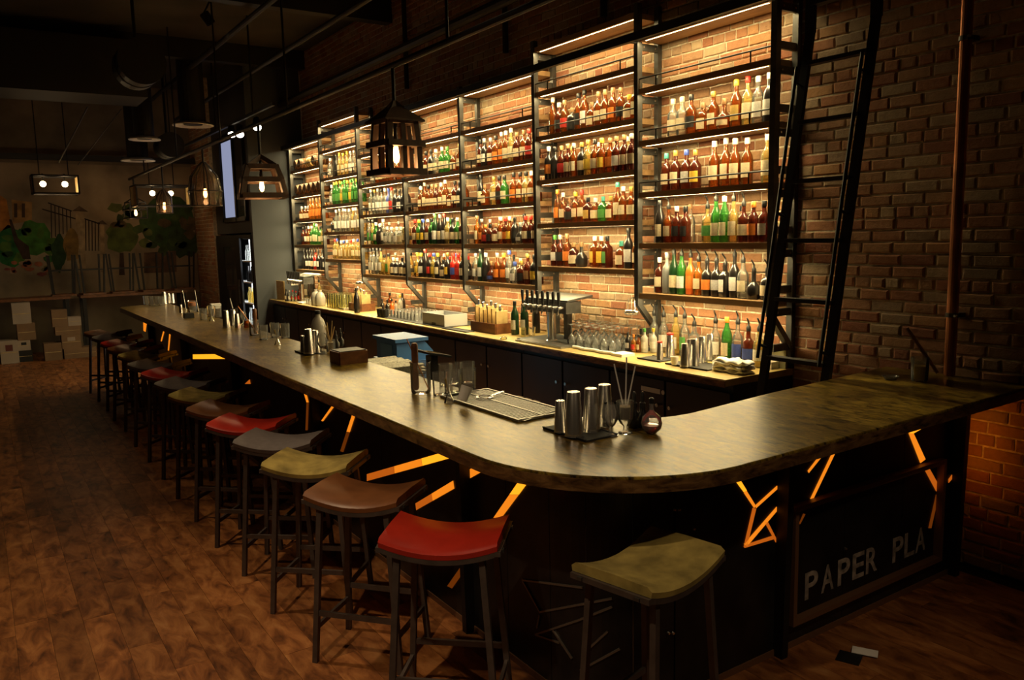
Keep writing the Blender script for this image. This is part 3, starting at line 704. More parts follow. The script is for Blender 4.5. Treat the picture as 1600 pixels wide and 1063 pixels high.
# ------------------------------------------------------------------ shelving bays
XS = 4.39; XB = 4.60
PY = [12.984, 11.631, 10.238, 8.877, 7.501, 6.147, 4.773, 3.483]
Z5, DZ, RISE = 1.47, .394, .184
BAY = ['bay by the grey column', 'sixth bay from ladder', 'fifth bay from ladder', 'fourth bay from ladder', 'third bay from ladder', 'second bay from ladder', 'bay by the ladder']
bayname = ['steel and wood bottle shelving bay with small barrels beside the grey column', 'tall raised steel and wood shelving bay with green bottles, sixth from the ladder', 'steel and wood shelving bay of clear spirits, fifth from the ladder', 'steel and wood shelving bay, fourth from the ladder', 'steel and wood shelving bay, third from the ladder', 'raised steel and wood shelving bay of whiskey, second from the ladder', 'steel and wood shelving bay beside the rolling ladder']
ORD = ['top', 'first', 'second', 'third', 'fourth', 'lowest']
def shz(b, n): return Z5+DZ*(5-n)+(RISE if b in (1, 5) else 0)
RAIL = {0: [1], 1: [1, 2], 2: [1, 2, 3], 3: [1, 2, 3], 4: [1, 2, 3], 5: [1, 2], 6: [1, 2, 3]}
def upright(t, Y, zs, ztop, zbot):
    M().b2((XS-.024, Y-.022, zbot), (XS+.024, Y+.022, ztop)).build('post', 'steel', t)
    M().b2((XB-.02, Y-.022, BZ+.001), (XB+.02, Y+.022, ztop)).build('wall_post', 'steel', t)
    M().beam((XS, Y, zbot+.01), (XB-.01, Y, zbot-.22), .04, .04, (0, 1, 0)).build('brace', 'steel', t)
    for z in zs:
        M().b2((XS+.024, Y-.012, z-.34), (XB-.02, Y+.012, z-.29)).build('side_bracket', 'steel', t)
        br = M().b2((XS+.024, Y-.012, z-.10), (XB-.02, Y+.012, z-.05)).build('side_bracket', 'steel', t)
        for xx in (XS+.05, XB-.04):
            for s in (-1, 1): M().cyl((xx, Y+s*.011, z-.075), (xx, Y+s*.017, z-.075), .008, .008, 6).build('bolt', 'chrome', br)
for b in range(7):
    yl, yr = PY[b], PY[b+1]
    t = thing('shelving_bay', bayname[b], 'shelf', (XS, (yl+yr)/2, BZ), 0, 'bottle shelving bays')
    zs = [shz(b, n) for n in range(0, 6)]
    zt = zs[0]+.06
    upright(t, yl, zs, max(zt, shz(max(b-1, 0), 0)+.06), min(zs[5], shz(max(b-1, 0), 5))-.10)
    if b == 6: upright(t, yr, zs, zt, zs[5]-.10)
    for n in range(0, 6):
        z = zs[n]
        bd = M().b2((XS-.012, yr+.023, z-.042), (XB, yl-.023, z)).build('shelf_board', 'shelf_wood', t)
        bd['label'] = 'top board' if n == 0 else ORD[n]+' shelf board'
        st = M().add([(XS+.013, yr+.07, z-.0423), (XS+.021, yr+.07, z-.0423), (XS+.021, yl-.07, z-.0423), (XS+.013, yl-.07, z-.0423)], [(0, 1, 2, 3)]).build('light_strip', 'led', bd)
        al = bpy.data.lights.new('strip_light', 'AREA'); al.shape = 'RECTANGLE'; al.size = .012; al.size_y = (yl-yr)-.14; al.energy = LED_W; al.color = (1, .77, .37)
        ao = bpy.data.objects.new('strip_light', al); COL.objects.link(ao); ao.location = (XS+.017, (yl+yr)/2, z-.0435)
        if n in RAIL[b]:
            rl = M().cyl((XS-.004, yr+.022, z+.075), (XS-.004, yl-.022, z+.075), .006, .006, 6)
            for yy in (yr+.2, yl-.2): rl.cyl((XS-.004, yy, z-.001), (XS-.004, yy, z+.075), .006, .006, 6)
            rl.build('guard_rail', 'black_steel', t)
# rail of the ladder
rl = thing('ladder_rail', 'black steel ladder rail along the top of the shelving', 'rail', (4.27, 7, 3.40))
M().b2((4.25, 3.0, 3.375), (4.29, 13.0, 3.435)).build('tube', 'black_steel', rl)
for Y in PY: M().b2((4.29, Y-.015, 3.385), (XS-.024, Y+.015, 3.425)).build('bracket', 'black_steel', rl)
M().b2((4.25, 2.45, 3.375), (4.29, 3.0, 3.435)).build('tube', 'black_steel', rl)
# rolling ladder
ld = thing('ladder', 'black steel rolling ladder leaning on the shelf rail', 'ladder', (4.0, 3.02, 0))
lx = lambda z: 3.836+z*.179
YL, YR = 3.235, 2.80
for Y in (YL, YR):
    M().beam((lx(0), Y, .0), (lx(3.15), Y, 3.15), .03, .052, (0, 1, 0)).beam((lx(3.15), Y, 3.14), (lx(3.15)+.0, Y, 3.62), .03, .06, (0, 1, 0)).build('side_rail', 'black_steel', ld)
    M().beam((lx(3.15), Y, 3.46), (4.30, Y, 3.46), .03, .03).build('hook', 'black_steel', ld)
z = .09
while z < 3.4:
    x = lx(min(z, 3.15)); M().b2((x-.025, YR+.015, z-.012), (x+.035, YL-.015, z+.012)).build('rung', 'black_steel', ld); z += .358
for Y in (YL, YR):
    off = -.085
    hr = M().cyl((lx(1.165)+off, Y, 1.165), (lx(2.93)+off, Y, 2.93), .011, .011, 8)
    for zz in (1.25, 2.05, 2.84): hr.cyl((lx(zz)+off, Y, zz), (lx(zz), Y, zz-.03), .009, .009, 6)
    hr.build('handrail', 'black_steel', ld)
# ------------------------------------------------------------------ bottles
PROF = {
 'W': ([(.030, 0), (.040, .004), (.041, .02), (.041, .150), (.037, .172), (.022, .192), (.0145, .205), (.0140, .255)], 0, (.05, .125), .041, .255),
 'S': ([(.034, 0), (.046, .004), (.047, .02), (.047, .115), (.040, .138), (.020, .152), (.0155, .160), (.0155, .190)], 0, (.03, .10), .047, .190),
 'T': ([(.028, 0), (.037, .004), (.038, .02), (.038, .165), (.033, .195), (.018, .222), (.0135, .235), (.0130, .290)], 0, (.05, .145), .038, .290),
 'Q': ([(.030, 0), (.036, .004), (.037, .02), (.037, .150), (.033, .168), (.018, .182), (.014, .195), (.014, .235)], 6, (.04, .13), .038, .235),
 'V': ([(.030, 0), (.037, .004), (.038, .02), (.038, .175), (.034, .205), (.020, .240), (.0145, .262), (.0140, .300)], 0, (.05, .14), .038, .300),
 'F': ([(.030, 0), (.044, .005), (.050, .025), (.050, .065), (.043, .09), (.024, .112), (.0155, .122), (.0150, .185)], 0, (.03, .065), .050, .185)}
BM = {}
for k, (pr, sq, (la, lb), rr_b, h_) in PROF.items():
    body = M().lathe(pr, n=14 if not sq else 16, sq=sq).mesh('bottle_body', 'liq_a')
    cap = M().lathe([(.0165, -.022), (.0175, -.020), (.0175, .014), (.0155, .017)], (0, 0, h_), 10).mesh('cap', 'cap_k')
    pou = M().lathe([(.0145, -.01), (.0165, .0), (.015, .022), (.0075, .032), (.0065, .05)], (0, 0, h_), 8).add([], [])
    pou.cyl((0, 0, h_+.05), (-.028, 0, h_+.085), .0065, .005, 8); pou = pou.mesh('pourer', 'black')
    q = M(); q.sm = True; n = 8; rad = rr_b+.0012; vs = []; fs = []
    if sq:
        q.b2((-rr_b*.985-.0015, -.026, la), (-rr_b*.98+.001, .026, lb)); q.sm = False
    else:
        for i in range(n+1):
            a = math.pi+R(-62+124*i/n)
            r0 = rad
            vs += [(r0*math.cos(a), r0*math.sin(a), la), (r0*math.cos(a), r0*math.sin(a), lb)]
        fs = [(2*i, 2*i+2, 2*i+3, 2*i+1) for i in range(n)]; q.add(vs, fs)
    BM[k] = (body, cap, pou, q.mesh('label', 'lab_e'), rr_b)
SHN = {'W': 'round-shouldered', 'S': 'squat', 'T': 'slender', 'Q': 'square', 'V': 'long-necked', 'F': 'bulbous'}
def bottle(tok, loc, where, group, sc=1., rz=0.):
    s, l, lb, cp_ = tok[:4]
    body, cap, pou, lab, rr_b = BM[s]
    o = link_mesh('bottle', body, None, loc, 'liq_'+l)
    o.scale = (sc, sc, sc*random.uniform(.97, 1.03)); o.rotation_euler = (0, 0, rz)
    capn = 'black pourer' if cp_ == 'p' else PAL[cp_][0]+' cap'
    txt = '%s %s bottle, %s, %s, %s' % (LIQ[l][0], SHN[s], (PAL[lb][0]+' label') if lb != '_' else 'no label', capn, where)
    tag(o, txt, 'bottle', group)
    if cp_ == 'p': link_mesh('pourer', pou, o)
    else: link_mesh('cap', cap, o, (0, 0, 0), 'cap_'+cp_)
    if lb != '_': link_mesh('label', lab, o, (0, 0, 0), 'lab_'+lb)
    return o
# left to right on each shelf: shape, liquid, label, cap ; '-' is a gap
SH = {
 (6, 2): '- - Wcee Wcee Wakk Saen Waeg Faen Tagy Tyer Tcww Tkww',
 (6, 3): '- Wret Wreg Wrsb Wryg - Taew Taew Taew Taew - Tyew',
 (6, 4): '- Vkek Waep Wrkw Wrkk - - Wylp Vgep Vgew Tyep Wrep Wroo Wrwk',
 (6, 5): 'Wrew Tm_s VGep Vgwp TOop Woep Wkop Wksp Qkwp Tkwp Wcep Fk_p Skep',
 (5, 2): 'Va_w Wrkw Warn Skkn Takk Tawk Saen Waen Waen Waon Wakn Saey Qaek',
 (5, 3): 'Wkow Wkkk Wrrn Wren Waes Wkeg Wyyg Waek Wayy Waon Wrwn Wren Wrew',
 (5, 4): '- Taoo Waew Srkn Waey Waer Srgk Saew Sglt Saeg Taet Waew Waeg Wrek',
 (5, 5): 'Wrwl Wrks Waon Sren Fkkn - Qayw Qayw Qrlk - Saet Tkwk Waey',
 (4, 2): '- Wrek Wkws Wres Waok Taow Taew Tyew Wren Waen Wrrr Waen',
 (4, 3): '- Tkek Saen - Wyeg Wrkk Wgek - Waok Waek Wyek Waew Waeg',
 (4, 4): '- Toen Waos Srro Srkk Sren Waew Wror Wayw Wkkk Fkss Wrer Wrkr Wren',
 (4, 5): 'Wcws VGwk Wkkw Frbn Waos Waoy Tcwb Scwb Srkg Wrng Wkyk',
 (3, 2): '- Wyen Wrek Wkek Wcew Wgew Wgel Saen Waeg',
 (3, 3): '- Waew Taes Waek Waen Wren Waew Taew Saen Wrek Wkek Waew',
 (3, 4): 'Wrer Wgyy Wkyb Wrew Wgkk VGwl Vkes Vkwr Wyew Wkek Wgee Wrek',
 (3, 5): 'Wyyy Wkwy Vkkr Wkrr Wyyb Wkey Skek Wkyg WRbr WRrr Wkek',
 (2, 2): '- Tcww Taeg Taey Waen Waew - Wawn',
 (2, 3): 'Tcww Tcwg Tcws Tcwk Tcww Tbwb Tcrr Wkkk Wkwk Wkkk Wkwk',
 (2, 4): 'Tclk Tylk Wgew Qkkw Tcww Scww Scww Scww Scew Wyek',
 (2, 5): 'Tcwp Tcwp Tcwp Tywp Qyyk Qylk Skew Skww Skek Skek',
 (1, 2): 'Wcww - Tkkk Tyey Tyey Tyey Tcws Tcws',
 (1, 3): 'Wcww Tgly Tgly Tgly Tyyl Tgll Tgly Tyyl Tgll Tgly Tgll Tgll',
 (1, 4): 'Sckk Tcww Tcws Tcww Tcws Tcww Tyww Tcww Tyww Tyww',
 (1, 5): 'Wyer Wyeb Qyew Qyeb Qyew Qyer Wyew Wyeb Wyew Wyew',
 (0, 3): 'Saew Saew Saew Toon Toon Toon Toon Toon Toon',
 (0, 4): 'Wrkk Wrwk Waew Wgew Tgel Tgew Wgek Wyek Wrkk',
 (0, 5): 'Wkkp Wkwp Wkwp Wkep WRwp Wkwp Wkkp Wkwp'}
DENSE = {(4, 5): 'Wcws Waeg Wren Tkek Waew Tyew Wrek', (4, 4): 'Waew Tyew Wren Tkek Waey', (3, 5): 'Tyew Wkyy Wkek Taew Wkrr Tcwb Wkey Wkwr', (3, 4): 'Tyew Tcww Wrek Tgel Waew Tcws', (2, 5): 'Tcww Tcww Tyew Tcws Tyek', (2, 4): 'Tcww Tcww Tcws Tyew', (6, 4): 'Tcwn Waek', (5, 3): 'Tyeg Taew Tyew'}
for (b, n), s in SH.items():
    toks = s.split(); yl, yr = PY[b]-.07, PY[b+1]+.065
    wd = [(.055 if t_ == '-' else 2*BM[t_[0]][4]) for t_ in toks]
    free = (yl-yr-.03)-sum(wd); sc = 1.
    if free < .01*len(toks): sc = max(.86, (yl-yr-.05)/sum(wd)); free = (yl-yr-.03)-sum(wd)*sc
    gap = max(.002, free/len(toks)); gap = min(gap, .05); y = yl-.015
    big = 1.08 if sc == 1. and b >= 2 else sc
    for t_, w_ in zip(toks, wd):
        w2 = w_*sc
        if t_ != '-':
            t_ = t_.replace('Fkss', 'Fkss')
            if t_[1] not in LIQ: t_ = t_[0]+'k'+t_[2:]
            yy = y-w2/2
            bottle(t_, (XS+(.060 if (b, n) in DENSE else .105)+random.uniform(-.006, .012), yy, shz(b, n)), ORD[n]+' shelf, '+BAY[b], 'bottles on the %s shelf of the %s' % (ORD[n], BAY[b]), sc*random.uniform(.97, 1.0) if sc < 1 else min(1.08, 1+gap*.6/w2)*1.0, random.uniform(-.25, .25))
        y -= w2+gap
for (b, n), s in DENSE.items():
    toks = s.split(); yl, yr = PY[b]-.16, PY[b+1]+.12
    for k, t_ in enumerate(toks):
        y = yl-(yl-yr)*(k+.5)/len(toks)
        bottle(t_, (XS+.157, y+random.uniform(-.02, .02), shz(b, n)), 'back row, '+ORD[n]+' shelf, '+BAY[b], 'back row bottles on the %s shelf of the %s' % (ORD[n], BAY[b]), .92, random.uniform(-.25, .25))
# small oak barrels
def barrel(loc, side, lab, group):
    t = thing('barrel', lab, 'barrel', loc, 0 if not side else R(90), group)
    L, r_ = (.20, .085)
    pr = [(r_*.78, 0), (r_*.92, .04), (r_, L/2), (r_*.92, L-.04), (r_*.78, L)]
    rm = Matrix.Rotation(R(90), 3, 'Y')
    q = M().lathe(pr, n=18); q.v = [tuple(rm @ Vector(p)+Vector((-L/2, 0, r_+.012))) for p in q.v]; q.local('cask', 'barrel_wood' if not side else 'pale_wood', t)
    for xx in (-.088, -.045, .045, .088):
        q = M().lathe([(r_*.83+.012*(abs(xx) < .06)+.001, 0), (r_*.86+.012*(abs(xx) < .06)+.001, .008)], n=18, close=False); q.v = [tuple(rm @ Vector(p)+Vector((xx, 0, r_+.012))) for p in q.v]; q.local('hoop', 'black_steel', t)
    q = M()
    for xx in (-.06, .06): q.b2((xx-.01, -.06, 0), (xx+.01, .06, .022))
    q.local('stand', 'walnut', t)
for k in range(4):
    side = k == 2
    barrel((XS+.11, PY[0]-.17-k*.20-(.10 if k > 1 else 0)-(.12 if k > 2 else 0), shz(0, 1)), side, 'small pale oak barrel lying sideways on the first shelf by the grey column' if side else 'small dark oak barrel end on, first shelf by the grey column', 'small oak barrels')
for k in range(6): barrel((XS+.11, PY[0]-.16-k*.20, shz(0, 2)), False, 'small dark oak barrel in the row of six, second shelf by the grey column', 'small oak barrels')
# ------------------------------------------------------------------ pendants on the pipe above the bar
PX = 2.5
tag(M().cyl((PX, .6, 3.12), (PX, 16.4, 3.12), .022, .022, 10).build('pendant_pipe', 'black_steel', None, (PX, 8, 3.12)), 'long dark steel pipe carrying the lantern pendants above the bar', 'pipe')
for k, y in enumerate((1.6, 4.4, 7.4, 9.8, 12.2, 14.8)):
    tag(M().cyl((PX, y, 3.12), (PX, y, CEIL), .010, .010, 6).build('pipe_hanger', 'black_steel', None, (PX, y, 3.12)), 'thin hanger rod holding the pendant pipe to the ceiling', 'rod', 'hanger rods of the pendant pipe')
def lamp_light(loc, watts, col=(1, .52, .20), rad=.03):
    l = bpy.data.lights.new('bulb_light', 'POINT'); l.energy = watts*BULB_W; l.color = col; l.shadow_soft_size = rad
    o = bpy.data.objects.new('bulb_light', l); COL.objects.link(o); o.location = loc; return o
def bulb(t, z, mt='bulb', r_=.025, filament=True):
    p = wloc(t)
    M().cyl(p+Vector((0, 0, z+.06)), p+Vector((0, 0, z+.13)), .018, .018, 10).build('socket', 'black', t)
    M().lathe([(.001, -.055), (r_*.7, -.045), (r_, -.012), (r_*.8, .025), (.014, .06)], p+Vector((0, 0, z)), 12, close=False).build('bulb', mt, t)
def frame_box(q, w0, z0, w1, z1, th):
    c0 = [(sx*w0, sy*w0, z0) for sx, sy in ((-1, -1), (1, -1), (1, 1), (-1, 1))]; c1_ = [(sx*w1, sy*w1, z1) for sx, sy in ((-1, -1), (1, -1), (1, 1), (-1, 1))]
    return c0, c1_
def lantern(Y, H, w0, wm, w1, lab, mt='lantern_wood', zb=2.40, watts=9, th=.035, rz=.5, mid=.45, roof=False):
    t = thing('lantern_pendant', lab, 'lamp', (PX, Y, zb)); p = Vector((PX, Y, zb))
    rm = Matrix.Rotation(rz, 3, 'Z')
    V = lambda x, y, z: p+rm @ Vector((x, y, z))
    levels = [(w0, 0), (wm, H*mid), (w1, H*.82)]
    for i_, (w_, z) in enumerate(levels):
        if roof and i_ < 2: w_ *= 1.22
        for s in range(4):
            a = [(-1, -1), (1, -1), (1, 1), (-1, 1)][s]; b_ = [(-1, -1), (1, -1), (1, 1), (-1, 1)][(s+1) % 4]
            M().beam(V(a[0]*w_, a[1]*w_, z), V(b_[0]*w_, b_[1]*w_, z), th*1.2, th).build('frame_rail', mt, t)
    for (wa, za), (wb, zb_) in zip(levels[:-1], levels[1:]):
        for sx in (-1, 1):
            for sy in (-1, 1): M().beam(V(sx*wa, sy*wa, za), V(sx*wb, sy*wb, zb_), th, th, (0, 1, 0)).build('frame_post', mt, t)
        for s in range(4):
            a = [(0, -1), (1, 0), (0, 1), (-1, 0)][s]
            if roof: M().beam(V(a[0]*wa, a[1]*wa, za), V(a[0]*wb, a[1]*wb, zb_), th*.8, th*.8, (0, 1, 0)).build('frame_post', mt, t)
    for sx in (-1, 1):
        for sy in (-1, 1): M().beam(V(sx*w1, sy*w1, H*.82), V(0, 0, H*1.12), th*.9, th*.9, (0, 1, 0)).build('roof_bar', mt, t)
    if roof:
        e_ = w1*1.55
        cs = [(-e_, -e_), (e_, -e_), (e_, e_), (-e_, e_)]
        for s in range(4):
            a, b_ = cs[s], cs[(s+1) % 4]
            M().add([V(a[0], a[1], H*.80), V(b_[0], b_[1], H*.80), V(b_[0]*.30, b_[1]*.30, H*1.02), V(a[0]*.30, a[1]*.30, H*1.02), V(a[0], a[1], H*.83), V(b_[0], b_[1], H*.83), V(b_[0]*.30, b_[1]*.30, H*1.05), V(a[0]*.30, a[1]*.30, H*1.05)], [(0, 1, 2, 3), (4, 5, 6, 7), (0, 1, 5, 4), (1, 2, 6, 5), (2, 3, 7, 6), (3, 0, 4, 7)]).build('roof_panel', mt, t)
    M().cyl(V(0, 0, H*.5), V(0, 0, 3.12-zb), .014, .014, 8).build('stem', 'black_steel', t)
    bulb(t, H*.28); lamp_light(p+Vector((0, 0, H*.28-.075)), watts)
    return t
def cage(Y, H, r_, lab, zb=2.40, watts=2, bell=False):
    t = thing('cage_pendant', lab, 'lamp', (PX, Y, zb)); p = Vector((PX, Y, zb)); q = M()
    pr = [(r_*(.92 if bell else 1), 0), (r_, H*.35), (r_*.82, H*.7), (r_*.35, H*.95), (.02, H*1.05)]
    if bell: M().lathe(pr, p, 20, close=False).build('shade', 'glass_smoke', t)
    else:
        M().lathe([(r_, 0), (r_, H*.75), (r_*.45, H)], p, 18, close=False).build('jar', 'glass_smoke', t)
    for k in range(8):
        a = k*math.pi/4; P = [p+Vector((rr_q*1.03*math.cos(a), rr_q*1.03*math.sin(a), z)) for rr_q, z in pr]
        M().tube(P, .006, 6).build('cage_bar', 'black_steel', t)
    for z, rr_q in ((0, pr[0][0]), (H*.35, r_)):
        P = [p+Vector((rr_q*1.03*math.cos(k*math.pi/10), rr_q*1.03*math.sin(k*math.pi/10), z)) for k in range(21)]
        M().tube(P, .006, 6).build('cage_ring', 'black_steel', t)
    M().cyl(p+Vector((0, 0, H*.5)), (PX, Y, 3.12), .012, .012, 8).build('stem', 'black_steel', t)
    bulb(t, H*.3); lamp_light(p+Vector((0, 0, H*.3-.075)), watts)
lantern(5.17, .42, .115, .112, .098, 'tall dark wooden birdcage lantern pendant hanging before the shelving', watts=4, rz=.05, th=.04, roof=True)
lantern(8.31, .35, .205, .175, .135, 'wide tapered wooden lantern pendant hanging before the grey column', watts=4, rz=-.2, th=.05)
cage(10.7, .52, .20, 'bell shaped wire cage pendant with a long filament bulb', bell=True)
cage(13.34, .34, .115, 'small jar shaped cage pendant beside the bell cage')
lantern(15.97, .34, .15, .15, .13, 'small house shaped black lantern pendant at the far end of the pipe', 'black_steel', watts=1.5, th=.02, rz=.2)
# open box chandeliers before the mural
def box_lamp(c, wx, wy, h, lab, glow):
    t = thing('box_chandelier', lab, 'lamp', c); c = Vector(c)
    for sx in (-1, 1):
        for sy in (-1, 1): M().b2(c+Vector((sx*wx-.012, sy*wy-.012, 0)), c+Vector((sx*wx+.012, sy*wy+.012, h))).build('frame_post', 'black_steel', t)
    for z in (0, h):
        for sy in (-1, 1): M().b2(c+Vector((-wx, sy*wy-.012, z-.012)), c+Vector((wx, sy*wy+.012, z+.012))).build('frame_rail', 'black_steel', t)
        for sx in (-1, 1): M().b2(c+Vector((sx*wx-.012, -wy, z-.012)), c+Vector((sx*wx+.012, wy, z+.012))).build('frame_rail', 'black_steel', t)
    for sx in (-1, 1): M().b2(c+Vector((sx*wx-.006, -wy, 0)), c+Vector((sx*wx+.006, wy, h))).build('end_panel', 'pale_wood', t)
    for k, x in enumerate((-.16, .14)):
        q = c+Vector((x, 0, h-.12))
        M().cyl(q+Vector((0, 0, .04)), q+Vector((0, 0, .16)), .014, .014, 8).build('socket', 'black', t)
        M().sphere(q, .045, 12, 8).build('bulb', 'bulb_white', t); lamp_light(q-Vector((0, 0, .06)), glow, (1, .66, .34), .05)
    M().b2(c+Vector((-wx, -.02, h-.01)), c+Vector((wx, .02, h+.01))).build('crossbar', 'black_steel', t)
    for x in (-.2, .2): M().cyl(c+Vector((x, 0, h)), c+Vector((x, 0, CEIL-c.z)), .008, .008, 6).build('hanger', 'black_steel', t)
box_lamp(onY(87, 303, 14.6), .31, .22, .27, 'open steel box chandelier with two globe bulbs before the painted fence', 2.6)
box_lamp(onY(255, 322, 15.25), .46, .30, .34, 'open steel box chandelier hanging behind the cage pendants', 1.6)
ch = bpy.data.objects['box_chandelier']
M().cyl(onY(137, 167, 13.9), onY(92, 254, 14.6), .012, .012, 8).build('suspension_rod', 'steel', ch)
M().cyl(onY(190, 170, 14.2), onY(122, 258, 14.6), .008, .008, 8).build('suspension_rod', 'steel', ch)
# ------------------------------------------------------------------ far end furniture
def high_table(x0, x1, y0, y1, z, lab):
    t = thing('high_table', lab, 'table', ((x0+x1)/2, (y0+y1)/2, 0))
    M().b2((x0, y0, z-.045), (x1, y1, z)).build('tabletop', 'walnut', t)
    for x in (x0+.06, x1-.06):
        for y in (y0+.06, y1-.06): M().b2((x-.03, y-.03, 0), (x+.03, y+.03, z-.045)).build('leg', 'black_steel', t)
HT = 1.05
high_table(-.6, 1.35, 16.05, 16.65, HT, 'long dark high table under the painted flowers')
high_table(1.5, 3.3, 16.05, 16.65, HT, 'long dark high table under the painted trees')
def flip_chair(x, y, rz, lab):
    t = thing('chair', lab, 'chair', (x, y, HT), rz, 'chairs turned upside down on the high tables')
    M().b2((-.19, -.19, .0), (.19, .19, .03)).local('seat', 'walnut', t)
    for sx in (-1, 1):
        for sy in (-1, 1): M().beam((sx*.16, sy*.16, .03), (sx*.20, sy*.20, .72), .028, .028, (0, 1, 0)).local('leg', 'black_steel', t)
    for sy in (-1, 1): M().beam((-.185, sy*.185, .45), (.185, sy*.185, .45), .02, .02).local('stretcher', 'black_steel', t)
for i, (x, y) in enumerate(((98, 440), (143, 440), (190, 440), (235, 438), (285, 436))):
    p = onY(x, y, 16.35); flip_chair(p.x, 16.35, .1*(i % 2), ['dark chair upside down on the high table before the painted fence', 'dark chair upside down on the high table between the painted pillars', 'dark chair upside down on the high table before the round painted tree', 'dark chair upside down on the high table before the dark painted tree', 'dark chair upside down on the high table beside the brick pier'][i])
def carton(px0, px1, ytop, ybot, Y, mt, lab, depth=.3, print_=None, on=0.):
    a = onY(px0, ybot, Y); b_ = onY(px1, ytop, Y); z0 = on if on is not None else a.z
    h = b_.z-a.z
    t = thing('cardboard_box', lab, 'box', ((a.x+b_.x)/2, Y+depth/2, z0))
    M().b2((a.x, Y, z0), (b_.x, Y+depth, z0+h)).build('carton', mt, t)
    M().b2((a.x+.01, Y-.002, z0+h*.47), (b_.x-.01, Y, z0+h*.50)).build('tape', 'pale_wood', t)
    if print_: M().b2((a.x+(b_.x-a.x)*.3, Y-.003, z0+h*.55), (a.x+(b_.x-a.x)*.7, Y, z0+h*.82)).build('printed_mark', print_, t)
    return z0+h
pm = simple('print_red', (.12, .03, .02), .8)
z1 = carton(2, 27, 528, 566, 15.7, 'carton_white', 'white wine carton with a red emblem on the floor', on=0, print_='print_red')
z2 = carton(28, 50, 545, 565, 15.75, 'black', 'low black carton on the floor beside the white wine carton', on=0)
z2 = carton(28, 47, 532, 549, 15.75, 'carton_white', 'small white carton with a dark emblem on the low black carton', on=z2, print_='black')
z2 = carton(28, 54, 502, 530, 15.76, 'carton', 'brown carton on the small white carton', on=z2)
carton(20, 46, 468, 502, 15.78, 'carton_white', 'tilted white carton on top of the left stack of boxes', on=z2)
z3 = carton(71, 96, 537, 566, 15.6, 'carton', 'plain brown carton standing alone on the floor', on=0)
z3 = carton(101, 150, 540, 560, 15.62, 'carton', 'wide brown carton at the bottom of the tall box stack', on=0)
z3 = carton(97, 125, 514, 538, 15.62, 'carton', 'brown carton with a white patch in the tall box stack', on=z3, print_='carton_white')
z4 = carton(86, 124, 498, 514, 15.64, 'carton', 'low brown carton in the middle of the tall box stack', on=z3)
carton(81, 103, 470, 498, 15.66, 'carton', 'brown carton with a folded top on the tall box stack', on=z4, depth=.2)
carton(106, 125, 483, 498, 15.66, 'carton_white', 'small white carton on the tall box stack', on=z4, depth=.2)
# ------------------------------------------------------------------ loose things: kinds
def lt(name, lab, cat, prof, mat, loc, group=None, n=16, sc=1., parts=(), sq=0):
    o = M().lathe(prof, n=n, sq=sq, close=False).local(name, mat); o.location = loc; o.scale = (sc, sc, sc); tag(o, lab, cat, group)
    for pn, pp, pm_ in parts: M().lathe(pp, n=n, sq=sq).local(pn, pm_, o)
    return o
TIN = [(.0005, .172), (.024, .172), (.0255, .170), (.036, .006), (.0375, 0), (.0365, 0), (.024, .168)]
SQG = [(.0005, .008), (.030, .006), (.034, .0), (.035, .010), (.038, .115), (.0385, .118), (.037, .118)]
JIG = [(.028, 0), (.026, .006), (.006, .055), (.005, .060), (.024, .125), (.025, .128)]
SNF = [(.0005, .002), (.032, .0), (.033, .004), (.008, .012), (.0065, .035), (.020, .048), (.036, .078), (.034, .110), (.026, .14)]
ROCK = [(.0005, .085), (.028, .085), (.031, .08), (.036, .002), (.0375, 0)]
WINE = [(.0005, .185), (.032, .184), (.033, .182), (.006, .172), (.0045, .165), (.0045, .10), (.018, .086), (.036, .055), (.038, .035), (.031, 0)]
HIGH = [(.0005, .145), (.028, .145), (.030, .14), (.033, .002), (.0345, 0)]
JAR = [(.0005, .002), (.048, 0), (.054, .008), (.056, .03), (.056, .165), (.060, .172), (.058, .174)]
def P(x, y, z=TZ): return onZ(x, y, z)
def tin(x, y, lab, group, sc=1., z=TZ):
    return lt('shaker_tin', lab, 'shaker', TIN, 'chrome', P(x, y, z), group, 18, sc)
def rod(name, a, b_, r_, mt, lab, cat, group=None, n=8):
    a = Vector(a); return tag(M().cyl(a, b_, r_, r_, n).build(name, mt, None, a), lab, cat, group)
def mat_(x, y, wx, wy, lab, z=TZ, th=.008):
    p = P(x, y, z); t = thing('bar_mat', lab, 'mat', p)
    M().b2(p+Vector((-wx/2, -wy/2, 0)), p+Vector((wx/2, wy/2, th))).build('sheet', 'rubber', t)
    q = M()
    for s in (-1, 1): q.b2(p+Vector((s*wx/2-.004, -wy/2, th)), p+Vector((s*wx/2+.004, wy/2, th+.004)))
    q.build('rim', 'rubber', t); return p
# --- nearest cluster on the bar
mp = mat_(905, 676, .17, .30, 'black rubber bar mat under the four shaker tins at the bar corner')
zz = TZ+.0081
for (x, y, sc, w_) in ((876, 675, .80, 'shortest'), (897, 681, 1.10, 'tallest'), (924, 673, 1.08, 'second tallest'), (945, 664, 1.06, 'rear')):
    tin(x, y, w_+' steel shaker tin upside down on the bar corner mat', 'shaker tins on the bar corner mat', sc, zz)
lt('snifter', 'empty snifter glass between the tins and the straw goblet', 'glass', SNF, 'glass', P(954, 681), sc=1.0)
g = lt('goblet', 'footed glass goblet holding pale straws on the bar corner', 'glass', [(.0005, .002), (.030, 0), (.031, .004), (.010, .012), (.008, .03), (.024, .045), (.034, .065), (.038, .14), (.0365, .14), (.032, .066), (.0005, .05)], 'glass', P(977, 677),
       parts=(('drink', [(.0005, .053), (.030, .066), (.034, .118), (.0005, .119)], simple('straw_paper', (.42, .30, .17), .8)),))
p = P(977, 677)
